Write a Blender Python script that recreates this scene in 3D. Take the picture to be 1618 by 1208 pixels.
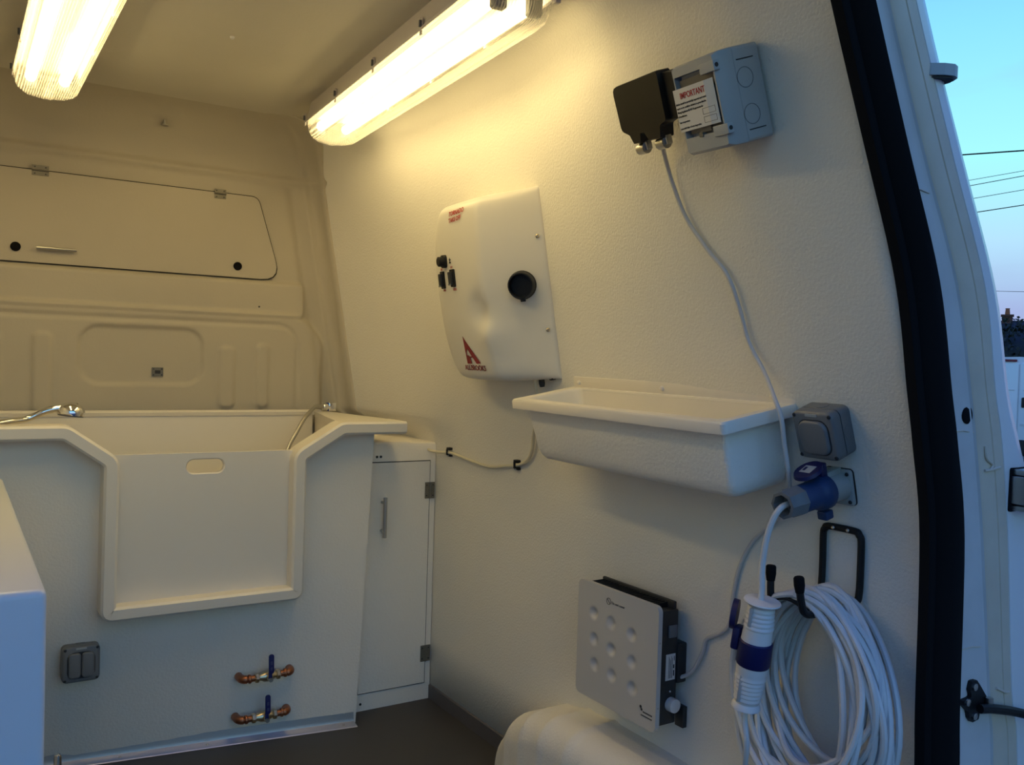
import bpy, bmesh, math, random
from mathutils import Vector, Matrix
random.seed(7)
for o in list(bpy.data.objects): bpy.data.objects.remove(o)
sc = bpy.context.scene
COL = sc.collection
PI = math.pi

# ------------------------------------------------------------------ camera
cam_d = bpy.data.cameras.new('camera'); cam = bpy.data.objects.new('camera', cam_d); COL.objects.link(cam)
cam_d.sensor_width = 36.0; cam_d.lens = 36.0 * 1409.0 / 1618.0; cam_d.clip_start = 0.02; cam_d.clip_end = 500
VX = Vector((0.845, -0.012, -0.534)); VY = Vector((-0.533, 0.038, -0.845))
VX.normalize(); VY = (VY - VX * VX.dot(VY)).normalized(); VZ = VX.cross(VY)
cam.matrix_world = Matrix.Translation((0, 0, 1.1)) @ Matrix((VX, VY, VZ)).to_4x4()
sc.camera = cam

# ------------------------------------------------------------------ sky and exposure
TUBE_POWER = 16.0
w = bpy.data.worlds.new('dusk_sky'); sc.world = w; w.use_nodes = True
nt = w.node_tree; nt.nodes.clear()
out = nt.nodes.new('ShaderNodeOutputWorld'); bg = nt.nodes.new('ShaderNodeBackground')
tc = nt.nodes.new('ShaderNodeTexCoord'); sep = nt.nodes.new('ShaderNodeSeparateXYZ')
ramp = nt.nodes.new('ShaderNodeValToRGB')
els = ramp.color_ramp.elements
els[0].position = 0.0; els[0].color = (0.38, 0.44, 0.70, 1)
els[1].position = 1.0; els[1].color = (0.04, 0.13, 0.85, 1)
for p, c in ((0.06, (0.38, 0.47, 0.78, 1)), (0.13, (0.48, 0.79, 1.02, 1)), (0.21, (0.41, 1.0, 1.12, 1)), (0.33, (0.28, 0.80, 1.15, 1)), (0.55, (0.07, 0.22, 0.98, 1))):
    e = els.new(p); e.color = c
nz = nt.nodes.new('ShaderNodeTexNoise'); nz.inputs['Scale'].default_value = 3.0; nz.inputs['Detail'].default_value = 5
mp = nt.nodes.new('ShaderNodeMapping'); mp.inputs['Scale'].default_value = (1, 1, 4)
cr = nt.nodes.new('ShaderNodeValToRGB'); cr.color_ramp.elements[0].position = 0.5; cr.color_ramp.elements[1].position = 0.75
cr.color_ramp.elements[0].color = (0, 0, 0, 1); cr.color_ramp.elements[1].color = (0.5, 0.5, 0.5, 1)
mx = nt.nodes.new('ShaderNodeMix'); mx.data_type = 'RGBA'; mx.inputs['B'].default_value = (0.36, 0.43, 0.70, 1)
L = nt.links.new
L(tc.outputs['Generated'], sep.inputs[0]); L(sep.outputs['Z'], ramp.inputs[0])
L(tc.outputs['Generated'], mp.inputs[0]); L(mp.outputs[0], nz.inputs['Vector']); L(nz.outputs['Fac'], cr.inputs[0])
L(cr.outputs[0], mx.inputs['Factor']); L(ramp.outputs[0], mx.inputs['A']); L(mx.outputs['Result'], bg.inputs[0]); L(bg.outputs[0], out.inputs[0])
bg.inputs[1].default_value = 1.0
sc.view_settings.view_transform = 'Standard'; sc.view_settings.look = 'None'
sc.view_settings.exposure = 0.0; sc.view_settings.gamma = 1.0; sc.view_settings.use_curve_mapping = False
sc.cycles.use_denoising = True
sc.cycles.caustics_reflective = False; sc.cycles.caustics_refractive = False
sc.cycles.sample_clamp_indirect = 6.0

# ------------------------------------------------------------------ materials
MATS = {}
def mat(name, col, rough=0.5, metal=0.0, bump=0.0, bscale=100.0, bdist=0.002, spec=0.5, mottle=0.0, mscale=6.0, coat=0.0, detail=3.0):
    if name in MATS: return MATS[name]
    m = bpy.data.materials.new(name); m.use_nodes = True; MATS[name] = m
    n = m.node_tree.nodes; l = m.node_tree.links
    b = n['Principled BSDF']; b.inputs['Base Color'].default_value = (*col, 1)
    b.inputs['Roughness'].default_value = rough; b.inputs['Metallic'].default_value = metal
    b.inputs['Specular IOR Level'].default_value = spec; b.inputs['Coat Weight'].default_value = coat
    t = n.new('ShaderNodeTexCoord')
    if mottle:
        nn = n.new('ShaderNodeTexNoise'); nn.inputs['Scale'].default_value = mscale; nn.inputs['Detail'].default_value = 4
        mm = n.new('ShaderNodeMix'); mm.data_type = 'RGBA'
        mm.inputs['A'].default_value = (*[max(0, c * (1 - mottle)) for c in col], 1)
        mm.inputs['B'].default_value = (*[min(1, c * (1 + mottle)) for c in col], 1)
        l.new(t.outputs['Object'], nn.inputs['Vector']); l.new(nn.outputs['Fac'], mm.inputs['Factor']); l.new(mm.outputs['Result'], b.inputs['Base Color'])
    if bump:
        nn = n.new('ShaderNodeTexNoise'); nn.inputs['Scale'].default_value = bscale; nn.inputs['Detail'].default_value = detail
        bb = n.new('ShaderNodeBump'); bb.inputs['Strength'].default_value = bump; bb.inputs['Distance'].default_value = bdist
        l.new(t.outputs['Object'], nn.inputs['Vector']); l.new(nn.outputs['Fac'], bb.inputs['Height']); l.new(bb.outputs['Normal'], b.inputs['Normal'])
    return m
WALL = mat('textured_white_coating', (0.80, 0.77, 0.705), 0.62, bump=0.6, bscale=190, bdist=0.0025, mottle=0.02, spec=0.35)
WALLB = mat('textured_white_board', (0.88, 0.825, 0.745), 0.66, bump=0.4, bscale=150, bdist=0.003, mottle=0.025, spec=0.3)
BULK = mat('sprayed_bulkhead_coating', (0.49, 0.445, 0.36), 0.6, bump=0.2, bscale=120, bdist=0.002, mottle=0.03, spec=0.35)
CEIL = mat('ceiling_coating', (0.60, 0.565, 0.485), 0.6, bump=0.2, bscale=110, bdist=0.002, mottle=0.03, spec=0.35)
PLAST = mat('smooth_white_plastic', (0.80, 0.745, 0.66), 0.38, mottle=0.01, bump=0.04, bscale=60, bdist=0.002)
SINKW = mat('rough_back_white_fibreglass', (0.90, 0.86, 0.79), 0.55, bump=0.5, bscale=140, bdist=0.003, spec=0.35)
GELC = mat('white_gelcoat', (0.74, 0.75, 0.77), 0.3, bump=0.03, bscale=40)
BLOWW = mat('white_moulded_cover', (0.74, 0.71, 0.65), 0.36, bump=0.03, bscale=40)
FLOORM = mat('dark_grey_safety_vinyl', (0.05, 0.048, 0.048), 0.55, bump=0.25, bscale=350, bdist=0.001, mottle=0.12, mscale=300)
SKIRT = mat('grey_skirting_vinyl', (0.10, 0.095, 0.10), 0.5, mottle=0.05, bump=0.1, bscale=200)
ALU = mat('brushed_aluminium', (0.62, 0.62, 0.63), 0.32, 1.0, bump=0.08, bscale=200, bdist=0.0005)
STEEL = mat('satin_steel', (0.5, 0.49, 0.46), 0.34, 1.0, bump=0.05, bscale=300, bdist=0.0005)
CHROME = mat('chrome', (0.85, 0.85, 0.86), 0.1, 1.0, mottle=0.01)
COPPER = mat('copper_pipe', (0.42, 0.17, 0.09), 0.4, 1.0, mottle=0.3, mscale=60)
BRASS = mat('nickel_brass', (0.62, 0.53, 0.36), 0.28, 1.0, mottle=0.12, mscale=70)
BLUEH = mat('blue_lever_plastic', (0.008, 0.012, 0.11), 0.4, mottle=0.05)
GREYP = mat('grey_electrical_plastic', (0.155, 0.165, 0.175), 0.45, mottle=0.03, bump=0.05, bscale=300)
GREYD = mat('dark_grey_recess_plastic', (0.02, 0.021, 0.024), 0.6, mottle=0.03)
GREYL = mat('light_grey_enclosure_plastic', (0.42, 0.43, 0.43), 0.48, mottle=0.02)
GREYS = mat('pale_grey_socket_plastic', (0.36, 0.39, 0.39), 0.42, mottle=0.02)
BLACK = mat('black_plastic', (0.007, 0.007, 0.008), 0.5, spec=0.35, mottle=0.1)
BLACKG = mat('smoked_black_cover', (0.008, 0.0075, 0.007), 0.38, mottle=0.05, spec=0.35)
RUBBER = mat('black_rubber', (0.004, 0.004, 0.005), 0.9, spec=0.2, mottle=0.2, bump=0.1, bscale=120)
BLUEP = mat('blue_plug_plastic', (0.012, 0.042, 0.13), 0.5, mottle=0.04)
NAVY = mat('navy_lid_plastic', (0.006, 0.008, 0.075), 0.42, mottle=0.04)
CABLEW = mat('white_cable_sheath', (0.66, 0.66, 0.65), 0.42, mottle=0.03)
CABLEG = mat('thin_grey_white_cable', (0.58, 0.57, 0.57), 0.45, mottle=0.03)
CABLEC = mat('cream_cable', (0.70, 0.64, 0.48), 0.45, mottle=0.03)
HEATD = mat('dark_heater_metal', (0.022, 0.023, 0.024), 0.45, mottle=0.05)
HEATF = mat('pale_heater_front', (0.60, 0.575, 0.54), 0.42, mottle=0.01)
WPLAST = mat('white_plain_plastic', (0.72, 0.71, 0.70), 0.45, mottle=0.01)
RED = mat('red_print', (0.42, 0.015, 0.02), 0.5, mottle=0.02)
DRED = mat('dark_red_print', (0.22, 0.008, 0.016), 0.5, mottle=0.02)
INK = mat('black_print', (0.02, 0.02, 0.02), 0.6, mottle=0.02)
CARD = mat('printed_white_card', (0.74, 0.72, 0.69), 0.55, mottle=0.01)
PAINT = mat('white_van_paint', (0.82, 0.82, 0.82), 0.22, coat=0.4, mottle=0.012, mscale=9)
PAINTD = mat('dusty_pillar_paint', (0.62, 0.61, 0.60), 0.42, mottle=0.16, mscale=11)
SEALANT = mat('dirty_seam_sealer', (0.66, 0.57, 0.45), 0.6, mottle=0.12, mscale=18)
DARKGAP = mat('dark_gap', (0.02, 0.017, 0.012), 0.8, mottle=0.1)
TRAY = mat('grey_gear_tray', (0.34, 0.33, 0.32), 0.5, mottle=0.03)
LHOUS = mat('pale_light_housing', (0.60, 0.56, 0.55), 0.5, mottle=0.02)
ASPH = mat('asphalt', (0.06, 0.06, 0.062), 0.85, bump=0.4, bscale=60, bdist=0.01, mottle=0.2, mscale=3)
SLATE = mat('roof_slate', (0.022, 0.022, 0.028), 0.7, mottle=0.3, mscale=2)
BRICK = mat('chimney_brick', (0.13, 0.055, 0.035), 0.85, mottle=0.35, mscale=4)
TERRA = mat('terracotta_pot', (0.42, 0.13, 0.055), 0.75, mottle=0.15, mscale=3)
RENDER = mat('house_render', (0.30, 0.27, 0.24), 0.85, mottle=0.1)
LEAFM = mat('dark_hedge_leaf', (0.018, 0.022, 0.012), 0.7, mottle=0.4, mscale=2)
BARK = mat('bark', (0.04, 0.03, 0.022), 0.9, mottle=0.3)
TAIL = mat('red_lamp_lens', (0.20, 0.01, 0.02), 0.25, mottle=0.1)
TYRE = mat('tyre_rubber', (0.012, 0.012, 0.013), 0.85, mottle=0.2)
HINGEM = mat('dull_hinge_metal', (0.20, 0.185, 0.15), 0.5, 0.5, mottle=0.1, mscale=80)
HOSEM = mat('braided_steel_hose', (0.55, 0.54, 0.5), 0.35, 1.0, bump=0.5, bscale=500, bdist=0.001)

def tube_mat():
    m = bpy.data.materials.new('lit_fluorescent_tube'); m.use_nodes = True
    n = m.node_tree.nodes; l = m.node_tree.links; n.clear()
    o = n.new('ShaderNodeOutputMaterial'); e = n.new('ShaderNodeEmission')
    e.inputs[0].default_value = (1.0, 0.765, 0.33, 1); e.inputs[1].default_value = TUBE_POWER
    l.new(e.outputs[0], o.inputs[0]); return m
TUBE = tube_mat()
def diffuser_mat():
    m = bpy.data.materials.new('ribbed_clear_diffuser'); m.use_nodes = True
    n = m.node_tree.nodes; l = m.node_tree.links; n.clear()
    o = n.new('ShaderNodeOutputMaterial'); tr = n.new('ShaderNodeBsdfTransparent'); tl = n.new('ShaderNodeBsdfTranslucent'); gl = n.new('ShaderNodeBsdfGlossy')
    t = n.new('ShaderNodeTexCoord'); wv = n.new('ShaderNodeTexWave'); wv.wave_type = 'BANDS'; wv.bands_direction = 'X'; wv.inputs['Scale'].default_value = 60
    r = n.new('ShaderNodeMapRange'); r.inputs['To Min'].default_value = 0.07; r.inputs['To Max'].default_value = 0.32
    l.new(t.outputs['Object'], wv.inputs['Vector']); l.new(wv.outputs['Fac'], r.inputs['Value'])
    tl.inputs[0].default_value = (0.9, 0.88, 0.84, 1); gl.inputs['Roughness'].default_value = 0.15
    m1 = n.new('ShaderNodeMixShader'); m2 = n.new('ShaderNodeMixShader'); m2.inputs[0].default_value = 0.05
    l.new(r.outputs[0], m1.inputs[0]); l.new(tr.outputs[0], m1.inputs[1]); l.new(tl.outputs[0], m1.inputs[2])
    l.new(m1.outputs[0], m2.inputs[1]); l.new(gl.outputs[0], m2.inputs[2]); l.new(m2.outputs[0], o.inputs[0]); return m
DIFF = diffuser_mat()

# ------------------------------------------------------------------ mesh helpers
class MB:
    def __init__(s): s.v = []; s.f = []
    def add(s, vs, fs):
        k = len(s.v); s.v += [tuple(p) for p in vs]; s.f += [tuple(i + k for i in f) for f in fs]; return s
    def loops(s, rings, closed=True, cap0=True, cap1=True):
        n = len(rings[0]); vs = [p for r in rings for p in r]; fs = []
        for i in range(len(rings) - 1):
            for j in range(n if closed else n - 1):
                a = i * n + j; b = i * n + (j + 1) % n
                fs.append((a, b, b + n, a + n))
        if cap0: fs.append(tuple(reversed(range(n))))
        if cap1: fs.append(tuple(range((len(rings) - 1) * n, len(rings) * n)))
        return s.add(vs, fs)
    def grid(s, fn, nu, nv):
        vs = [fn(i / nu, j / nv) for j in range(nv + 1) for i in range(nu + 1)]
        fs = [(j * (nu + 1) + i, j * (nu + 1) + i + 1, (j + 1) * (nu + 1) + i + 1, (j + 1) * (nu + 1) + i) for j in range(nv) for i in range(nu)]
        return s.add(vs, fs)
    def box(s, x0, x1, y0, y1, z0, z1, bev=0.0, seg=2):
        bm = bmesh.new()
        vs = [bm.verts.new(p) for p in ((x0, y0, z0), (x1, y0, z0), (x1, y1, z0), (x0, y1, z0), (x0, y0, z1), (x1, y0, z1), (x1, y1, z1), (x0, y1, z1))]
        for f in ((0, 3, 2, 1), (4, 5, 6, 7), (0, 1, 5, 4), (1, 2, 6, 5), (2, 3, 7, 6), (3, 0, 4, 7)): bm.faces.new([vs[i] for i in f])
        if bev > 0: bmesh.ops.bevel(bm, geom=bm.edges[:], offset=bev, segments=seg, affect='EDGES', profile=0.5)
        bm.verts.index_update(); s.add([v.co[:] for v in bm.verts], [[v.index for v in f.verts] for f in bm.faces]); bm.free(); return s
    def rr(s, cx, cy, w, h, r, z0, z1, e0=0.0, e1=0.0, n=5, seg=3):
        """rounded rectangle in XY extruded along Z, e0/e1 = edge rounding at either end"""
        prof = []
        if e0 > 0:
            for i in range(seg + 1): a = PI / 2 * i / seg; prof.append((e0 * (1 - math.sin(a)), z0 + e0 * (1 - math.cos(a))))
        else: prof.append((0, z0))
        if e1 > 0:
            for i in range(seg + 1): a = PI / 2 * i / seg; prof.append((e1 * (1 - math.cos(a)), z1 - e1 * (1 - math.sin(a))))
        else: prof.append((0, z1))
        rings = []
        for ins, z in prof: rings.append([(x, y, z) for x, y in rrect(cx, cy, w - 2 * ins, h - 2 * ins, max(r - ins, 0.0004), n)])
        return s.loops(rings)
    def tube(s, pts, r, seg=8, closed=False, caps=True):
        pts = [Vector(p) for p in pts]; n = len(pts); rad = r if hasattr(r, '__len__') else [r] * n
        tang = []
        for i in range(n):
            a = pts[(i - 1) % n] if (closed or i > 0) else pts[i]; b = pts[(i + 1) % n] if (closed or i < n - 1) else pts[i]
            d = b - a; tang.append(d.normalized() if d.length > 1e-9 else Vector((0, 0, 1)))
        ref = Vector((0, 0, 1)) if abs(tang[0].z) < 0.9 else Vector((1, 0, 0))
        nr = (ref - tang[0] * ref.dot(tang[0])).normalized(); rings = []
        for i in range(n):
            nr = (nr - tang[i] * nr.dot(tang[i])).normalized(); bn = tang[i].cross(nr)
            rings.append([pts[i] + (nr * math.cos(2 * PI * k / seg) + bn * math.sin(2 * PI * k / seg)) * rad[i] for k in range(seg)])
        if closed: rings.append(rings[0])
        return s.loops(rings, cap0=caps and not closed, cap1=caps and not closed)
    def lathe(s, prof, p0, ax, seg=20, hexa=False):
        """prof: (radius, distance along ax)"""
        p0 = Vector(p0); ax = Vector(ax).normalized(); ref = Vector((0, 0, 1)) if abs(ax.z) < 0.9 else Vector((1, 0, 0))
        a = (ref - ax * ref.dot(ax)).normalized(); b = ax.cross(a)
        return s.loops([[p0 + ax * d + (a * math.cos(2 * PI * k / seg) + b * math.sin(2 * PI * k / seg)) * max(r, 1e-5) for k in range(seg)] for r, d in prof])
    def cyl(s, p0, p1, r, seg=14, bev=0.0):
        p0 = Vector(p0); p1 = Vector(p1); d = (p1 - p0).length
        if bev: return s.lathe([(r - bev, 0), (r, bev), (r, d - bev), (r - bev, d)], p0, p1 - p0, seg)
        return s.lathe([(r, 0), (r, d)], p0, p1 - p0, seg)
    def poly(s, pts, z0, z1):
        return s.loops([[(x, y, z0) for x, y in pts], [(x, y, z1) for x, y in pts]])
    def obj(s, name, m, parent=None, smooth=True, ang=35, loc=None):
        me = bpy.data.meshes.new(name); me.from_pydata(s.v, [], s.f); me.update()
        bm = bmesh.new(); bm.from_mesh(me); bmesh.ops.recalc_face_normals(bm, faces=bm.faces); bm.to_mesh(me); bm.free()
        me.materials.append(m)
        if smooth: me.shade_smooth(); me.set_sharp_from_angle(angle=math.radians(ang))
        o = bpy.data.objects.new(name, me); COL.objects.link(o)
        if parent: o.parent = parent
        if loc is not None: o.location = loc
        return o
def rrect(cx, cy, w, h, r, n=5):
    r = min(r, w / 2 - 1e-5, h / 2 - 1e-5); p = []
    for qx, qy, a0 in ((1, 1, 0), (-1, 1, PI / 2), (-1, -1, PI), (1, -1, 3 * PI / 2)):
        for i in range(n + 1):
            a = a0 + PI / 2 * i / n
            p.append((cx + qx * (w / 2 - r) + r * math.cos(a), cy + qy * (h / 2 - r) + r * math.sin(a)))
    return p
def round_poly(pts, rad, n=5):
    out = []; m = len(pts)
    for i in range(m):
        p = Vector((*pts[i], 0)); a = Vector((*pts[i - 1], 0)); b = Vector((*pts[(i + 1) % m], 0))
        r = rad[i] if hasattr(rad, '__len__') else rad
        if r <= 0: out.append(pts[i]); continue
        da = (a - p).normalized(); db = (b - p).normalized(); ang = da.angle(db); t = min(r / math.tan(ang / 2), (a - p).length * 0.49, (b - p).length * 0.49)
        s0 = p + da * t; s1 = p + db * t
        for k in range(n + 1):
            u = k / n; q = s0 * (1 - u) ** 2 + p * 2 * u * (1 - u) + s1 * u * u; out.append((q.x, q.y))
    return out
def smooth_path(pts, n=8):
    P = [Vector(p) for p in pts]; P = [P[0] * 2 - P[1]] + P + [P[-1] * 2 - P[-2]]; o = []
    for i in range(1, len(P) - 2):
        a, b, c, d = P[i - 1:i + 3]
        for k in range(n):
            t = k / n; o.append(0.5 * ((2 * b) + (c - a) * t + (2 * a - 5 * b + 4 * c - d) * t * t + (3 * b - a - 3 * c + d) * t ** 3))
    o.append(P[-2]); return o
def tag(o, label, cat, group=None, kind=None):
    o['label'] = label; o['category'] = cat
    if group: o['group'] = group
    if kind: o['kind'] = kind
    return o
def struct(o, label=None):
    o['kind'] = 'structure'
    if label: o['label'] = label
    return o
def frame(p, u, v):
    u = Vector(u).normalized(); v = Vector(v); v = (v - u * u.dot(v)).normalized(); n = u.cross(v); p = Vector(p)
    return Matrix(((u.x, v.x, n.x, p.x), (u.y, v.y, n.y, p.y), (u.z, v.z, n.z, p.z), (0, 0, 0, 1)))
def thing(name, label, cat, M, group=None):
    o = bpy.data.objects.new(name, None); COL.objects.link(o); o.empty_display_size = 0.05
    o.matrix_world = M if isinstance(M, Matrix) else Matrix.Translation(M)
    return tag(o, label, cat, group)
def facing(x, y, z, roll=0.0):            # frame on a surface that faces the rear doors: u = +x, v = up, n = -y
    return frame((x, y, z), (math.cos(roll), 0, math.sin(roll)), (0, 0, 1))
def text(name, s, size, m, parent, loc, rot=None, align='CENTER', sx=1.0, shear=0.0, extr=0.0002, bold=0.0):
    c = bpy.data.curves.new(name, 'FONT'); c.body = s; c.size = size; c.align_x = align; c.align_y = 'CENTER'; c.extrude = extr; c.shear = shear; c.resolution_u = 3; c.offset = bold
    t = bpy.data.objects.new(name + '_tmp', c); COL.objects.link(t); bpy.context.view_layer.update()
    me = bpy.data.meshes.new_from_object(t.evaluated_get(bpy.context.evaluated_depsgraph_get())); bpy.data.objects.remove(t)
    me.name = name; me.materials.clear(); me.materials.append(m)
    o = bpy.data.objects.new(name, me); COL.objects.link(o); o.parent = parent; o.location = loc; o.scale = (sx, 1, 1)
    if rot: o.rotation_euler = rot
    return o
def screw(parent, x, y, z, r, m=STEEL, name='screw'):
    b = MB(); b.lathe([(r, 0), (r, r * 0.35), (r * 0.75, r * 0.7), (r * 0.3, r * 0.75)], (x, y, z), (0, 0, 1), 10); return b.obj(name, m, parent)

# ------------------------------------------------------------------ the shell of the van
def g(z):
    if z < 0.77: return 0.0
    if z < 0.95: return (z - 0.77) ** 2
    return 0.0324 + 0.36 * (z - 0.95)
def s_(y): return 1 - 0.5 * min(1, max(0, (y - 1.05) / 0.8))
def wx(y, z):
    t = min(1, max(0, (y - 2.30) / 0.62)); k = min(1, max(0, (z - 0.82) / 0.10))
    return 1.327 - s_(y) * g(z) - 0.135 * t * t * k * k * (3 - 2 * k)
def wall_frame(y, z, out=0.0, roll=0.0):
    e = 1e-3
    u = Vector((wx(y - e, z) - wx(y + e, z), -2 * e, 0)).normalized(); v = Vector((wx(y, z + e) - wx(y, z - e), 0, 2 * e))
    M = frame((wx(y, z), y, z), u, v)
    return M @ Matrix.Translation((0, 0, out)) @ Matrix.Rotation(roll, 4, 'Z')
ZC = 1.84
XL = -0.45
YB = 2.95
# floor
b = MB(); b.box(XL - 0.02, 1.35, 0.79, YB + 0.02, -0.05, 0.0); struct(b.obj('floor', FLOORM, smooth=False), 'dark grey vinyl van floor')
# right wall with its roll into the ceiling
b = MB()
ys = [0.815 + (YB - 0.815) * i / 60 for i in range(61)]
def wall_prof(y):
    p = [(wx(y, z), z) for z in [0.0, 0.2, 0.4, 0.6, 0.7] + [0.77 + 0.01 * i for i in range(20)] + [0.97 + 0.06 * i for i in range(13)]]
    x0, z0 = p[-1]; sl = -s_(y) * 0.36
    a = Vector((x0, z0)); c = Vector((x0 + sl * (ZC - z0), ZC)); e = Vector((x0 - 0.16, ZC))
    for i in range(1, 13):
        t = i / 12; q = a * (1 - t) ** 2 + c * 2 * t * (1 - t) + e * t * t; p.append((q.x, q.y))
    return p
b.loops([[(x, y, z) for x, z in wall_prof(y)] for y in ys], closed=False, cap0=False, cap1=False)
o = b.obj('wall_right', WALL, ang=60); struct(o, 'white textured side wall leaning inwards towards the roof')
md = o.modifiers.new('thick', 'SOLIDIFY'); md.thickness = 0.015; md.offset = 1
# ceiling
b = MB(); b.grid(lambda u, t: (XL - 0.02 + (wall_prof(0.815 + (YB - 0.815) * t)[-1][0] - XL + 0.02) * u, 0.60 + (YB + 0.05 - 0.60) * t, ZC), 10, 30)
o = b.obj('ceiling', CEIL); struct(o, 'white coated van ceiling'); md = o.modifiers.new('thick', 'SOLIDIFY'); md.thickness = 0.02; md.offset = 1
# left wall (beside and behind the counter)
b = MB(); b.box(XL - 0.03, XL, 0.80, YB + 0.02, 0.0, ZC); struct(b.obj('wall_left', WALL, smooth=False), 'white side wall behind the counter')

def sstep(a, c, x):
    t = min(1, max(0, (x - a) / (c - a))); return t * t * (3 - 2 * t)
def rr_sd(x, z, cx, cz, hw, hh, r):
    qx = abs(x - cx) - hw + r; qz = abs(z - cz) - hh + r
    return math.hypot(max(qx, 0), max(qz, 0)) + min(max(qx, qz), 0) - r
def bulk_y(x, z, xw):
    y = 0.0
    sd = rr_sd(x, z, 0.30, 1.275, 0.71, 0.052, 0.012); y += 0.022 * (1 - sstep(-0.003, 0.012, sd))          # proud rail under the hatch
    sd = rr_sd(x, z, 0.25, 0.80, 0.83, 0.42, 0.12); y += 0.03 * (1 - sstep(-0.012, 0.018, sd))              # pressed lower panel
    sd = rr_sd(x, z, 0.22, 0.80, 0.77, 0.39, 0.07); y -= 0.006 * (1 - sstep(0.0, 0.012, abs(sd)))           # line inside it
    sd = rr_sd(x, z, 0.504, 1.078, 0.178, 0.086, 0.055); y -= 0.009 * (1 - sstep(-0.006, 0.008, sd))
    for cx, z0, z1, hw in ((0.10, 0.90, 1.14, 0.024), (0.228, 0.90, 1.14, 0.026), (0.757, 0.915, 1.115, 0.026), (0.872, 0.915, 1.125, 0.022), (-0.1, 0.9, 1.14, 0.024)):
        sd = rr_sd(x, z, cx, (z0 + z1) / 2, hw, (z1 - z0) / 2, 0.02); y += 0.008 * (1 - sstep(-0.010, 0.006, sd))
    r = 0.06; d = xw - x
    if d < r: y += r - math.sqrt(max(0, r * r - (r - d) ** 2))
    # upright ridge in the corner
    y += 0.010 * math.exp(-((d - 0.045) / 0.012) ** 2) - 0.012 * math.exp(-((d - 0.085) / 0.018) ** 2) * (1 - sstep(1.60, 1.72, z))
    y += 0.012 * math.exp(-((z - 1.672) / 0.012) ** 2)
    r = 0.17; d = ZC - z
    if d < r: y += r - math.sqrt(max(0, r * r - (r - d) ** 2))
    return YB - min(y, 0.19)
WP = wall_prof(YB)
def bulk_xw(z):
    for (xa, za), (xb, zb) in zip(WP[:-1], WP[1:]):
        if za <= z <= zb: return xa + (xb - xa) * (z - za) / max(1e-6, zb - za)
    return WP[-1][0]
def bulk_pt(u, t):
    z = ZC * (t + 0.035 * math.sin(2 * PI * t) / 2) if t > 0.5 else ZC * t
    xw = bulk_xw(z) + 0.002
    x = XL + (xw + 0.028 - XL) * u
    return (x, bulk_y(x, z, xw), z)
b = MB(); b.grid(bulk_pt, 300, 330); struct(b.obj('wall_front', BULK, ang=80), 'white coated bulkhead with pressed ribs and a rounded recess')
# skirting on the right wall
b = MB(); b.loops([[(1.327, y, 0.0), (1.322, y, 0.0), (1.322, y, 0.043), (1.327, y, 0.046)] for y in (0.82, 2.54)])
struct(b.obj('baseboard_right', SKIRT), 'dark grey vinyl skirting along the right wall')

# wheel arch box below the heater
def arch_z(y):
    t = abs(y - 1.50) / 0.47
    zz = 0.262 * max(0, 1 - t ** 3.2) ** (1 / 2.2)
    for yc in (1.70, 1.79, 1.87, 1.94, 1.6): zz += 0.006 * math.exp(-((y - yc) / 0.012) ** 2) * (zz > 0.02)
    return zz
rings = []
for i in range(81):
    y = 1.03 + 0.94 * i / 80; zt = arch_z(y); ring = [(1.33, y, zt)]; r = min(0.07, zt * 0.6)
    rib = sum(0.004 * math.exp(-((y - yc) / 0.012) ** 2) for yc in (1.70, 1.79, 1.87, 1.94, 1.6))
    xi = 1.175 - rib + 0.05 * (abs(y - 1.50) / 0.47) ** 4
    for k in range(8): a = PI / 2 * k / 7; ring.append((xi + r - r * math.sin(a), y, zt - r + r * math.cos(a)))
    ring.append((xi, y, -0.001)); rings.append(ring)
b = MB(); b.loops(rings, closed=False, cap0=False, cap1=False); struct(b.obj('wall_wheel_arch', WALL, ang=60), 'rounded white wheel arch box with faint ribs under the heater')

# ------------------------------------------------------------------ rear door frame on the right
ROWS = [(1.95, .870, .917, .966, 1.014, 1.043), (1.62, 1.013, 1.066, 1.118, 1.172, 1.203), (1.425, 1.102, 1.157, 1.214, 1.273, 1.309), (1.235, 1.188, 1.248, 1.314, 1.374, 1.414),
        (1.072, 1.228, 1.291, 1.362, 1.416, 1.466), (.989, 1.248, 1.313, 1.383, 1.442, 1.508), (.845, 1.276, 1.341, 1.412, 1.470, 1.579), (.575, 1.283, 1.349, 1.454, 1.504, 1.625),
        (.45, 1.289, 1.356, 1.473, 1.532, 1.650), (.0, 1.30, 1.366, 1.50, 1.56, 1.68), (-.35, 1.30, 1.366, 1.50, 1.56, 1.68)]
PRF = smooth_path([Vector((r[0], r[1], r[2])) for r in ROWS], 6); PRF2 = smooth_path([Vector((r[3], r[4], r[5])) for r in ROWS], 6)
FR = [(p.x, p.y, p.z, q.x, q.y, q.z) for p, q in zip(PRF, PRF2)]
def skin(x, y, z): return max(x, 1.327 - s_(y) * g(min(z, 1.75)) + .05)   # outer skin always stays outside the inner wall
b = MB()   # rubber seal: thin inner lip and a fat bulb
b.loops([[(s0 - .001, .822, z), (s0, .806, z), (s0 + .006, .802, z), (s0 + .014, .803, z), (s0 + .017, .797, z), (s0 + .03, .783, z), (s1 - .014, .780, z), (s1 - .003, .788, z), (s1 + .001, .805, z), (s1, .822, z)] for z, s0, s1, p1, f1, b1 in FR])
struct(b.obj('trim_1', RUBBER, ang=50), 'black rubber door seal curving up the rear door opening')
b = MB()
b.loops([[(s1 - .012, .82, z), (s1 + .004, .812, z), (s1 + (p1 - s1) * .2, .806, z), (s1 + (p1 - s1) * .75, .804, z), (p1 - .008, .800, z), (p1 - .004, .807, z), (p1, .800, z)] for z, s0, s1, p1, f1, b1 in FR], closed=False, cap0=False, cap1=False)
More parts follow.
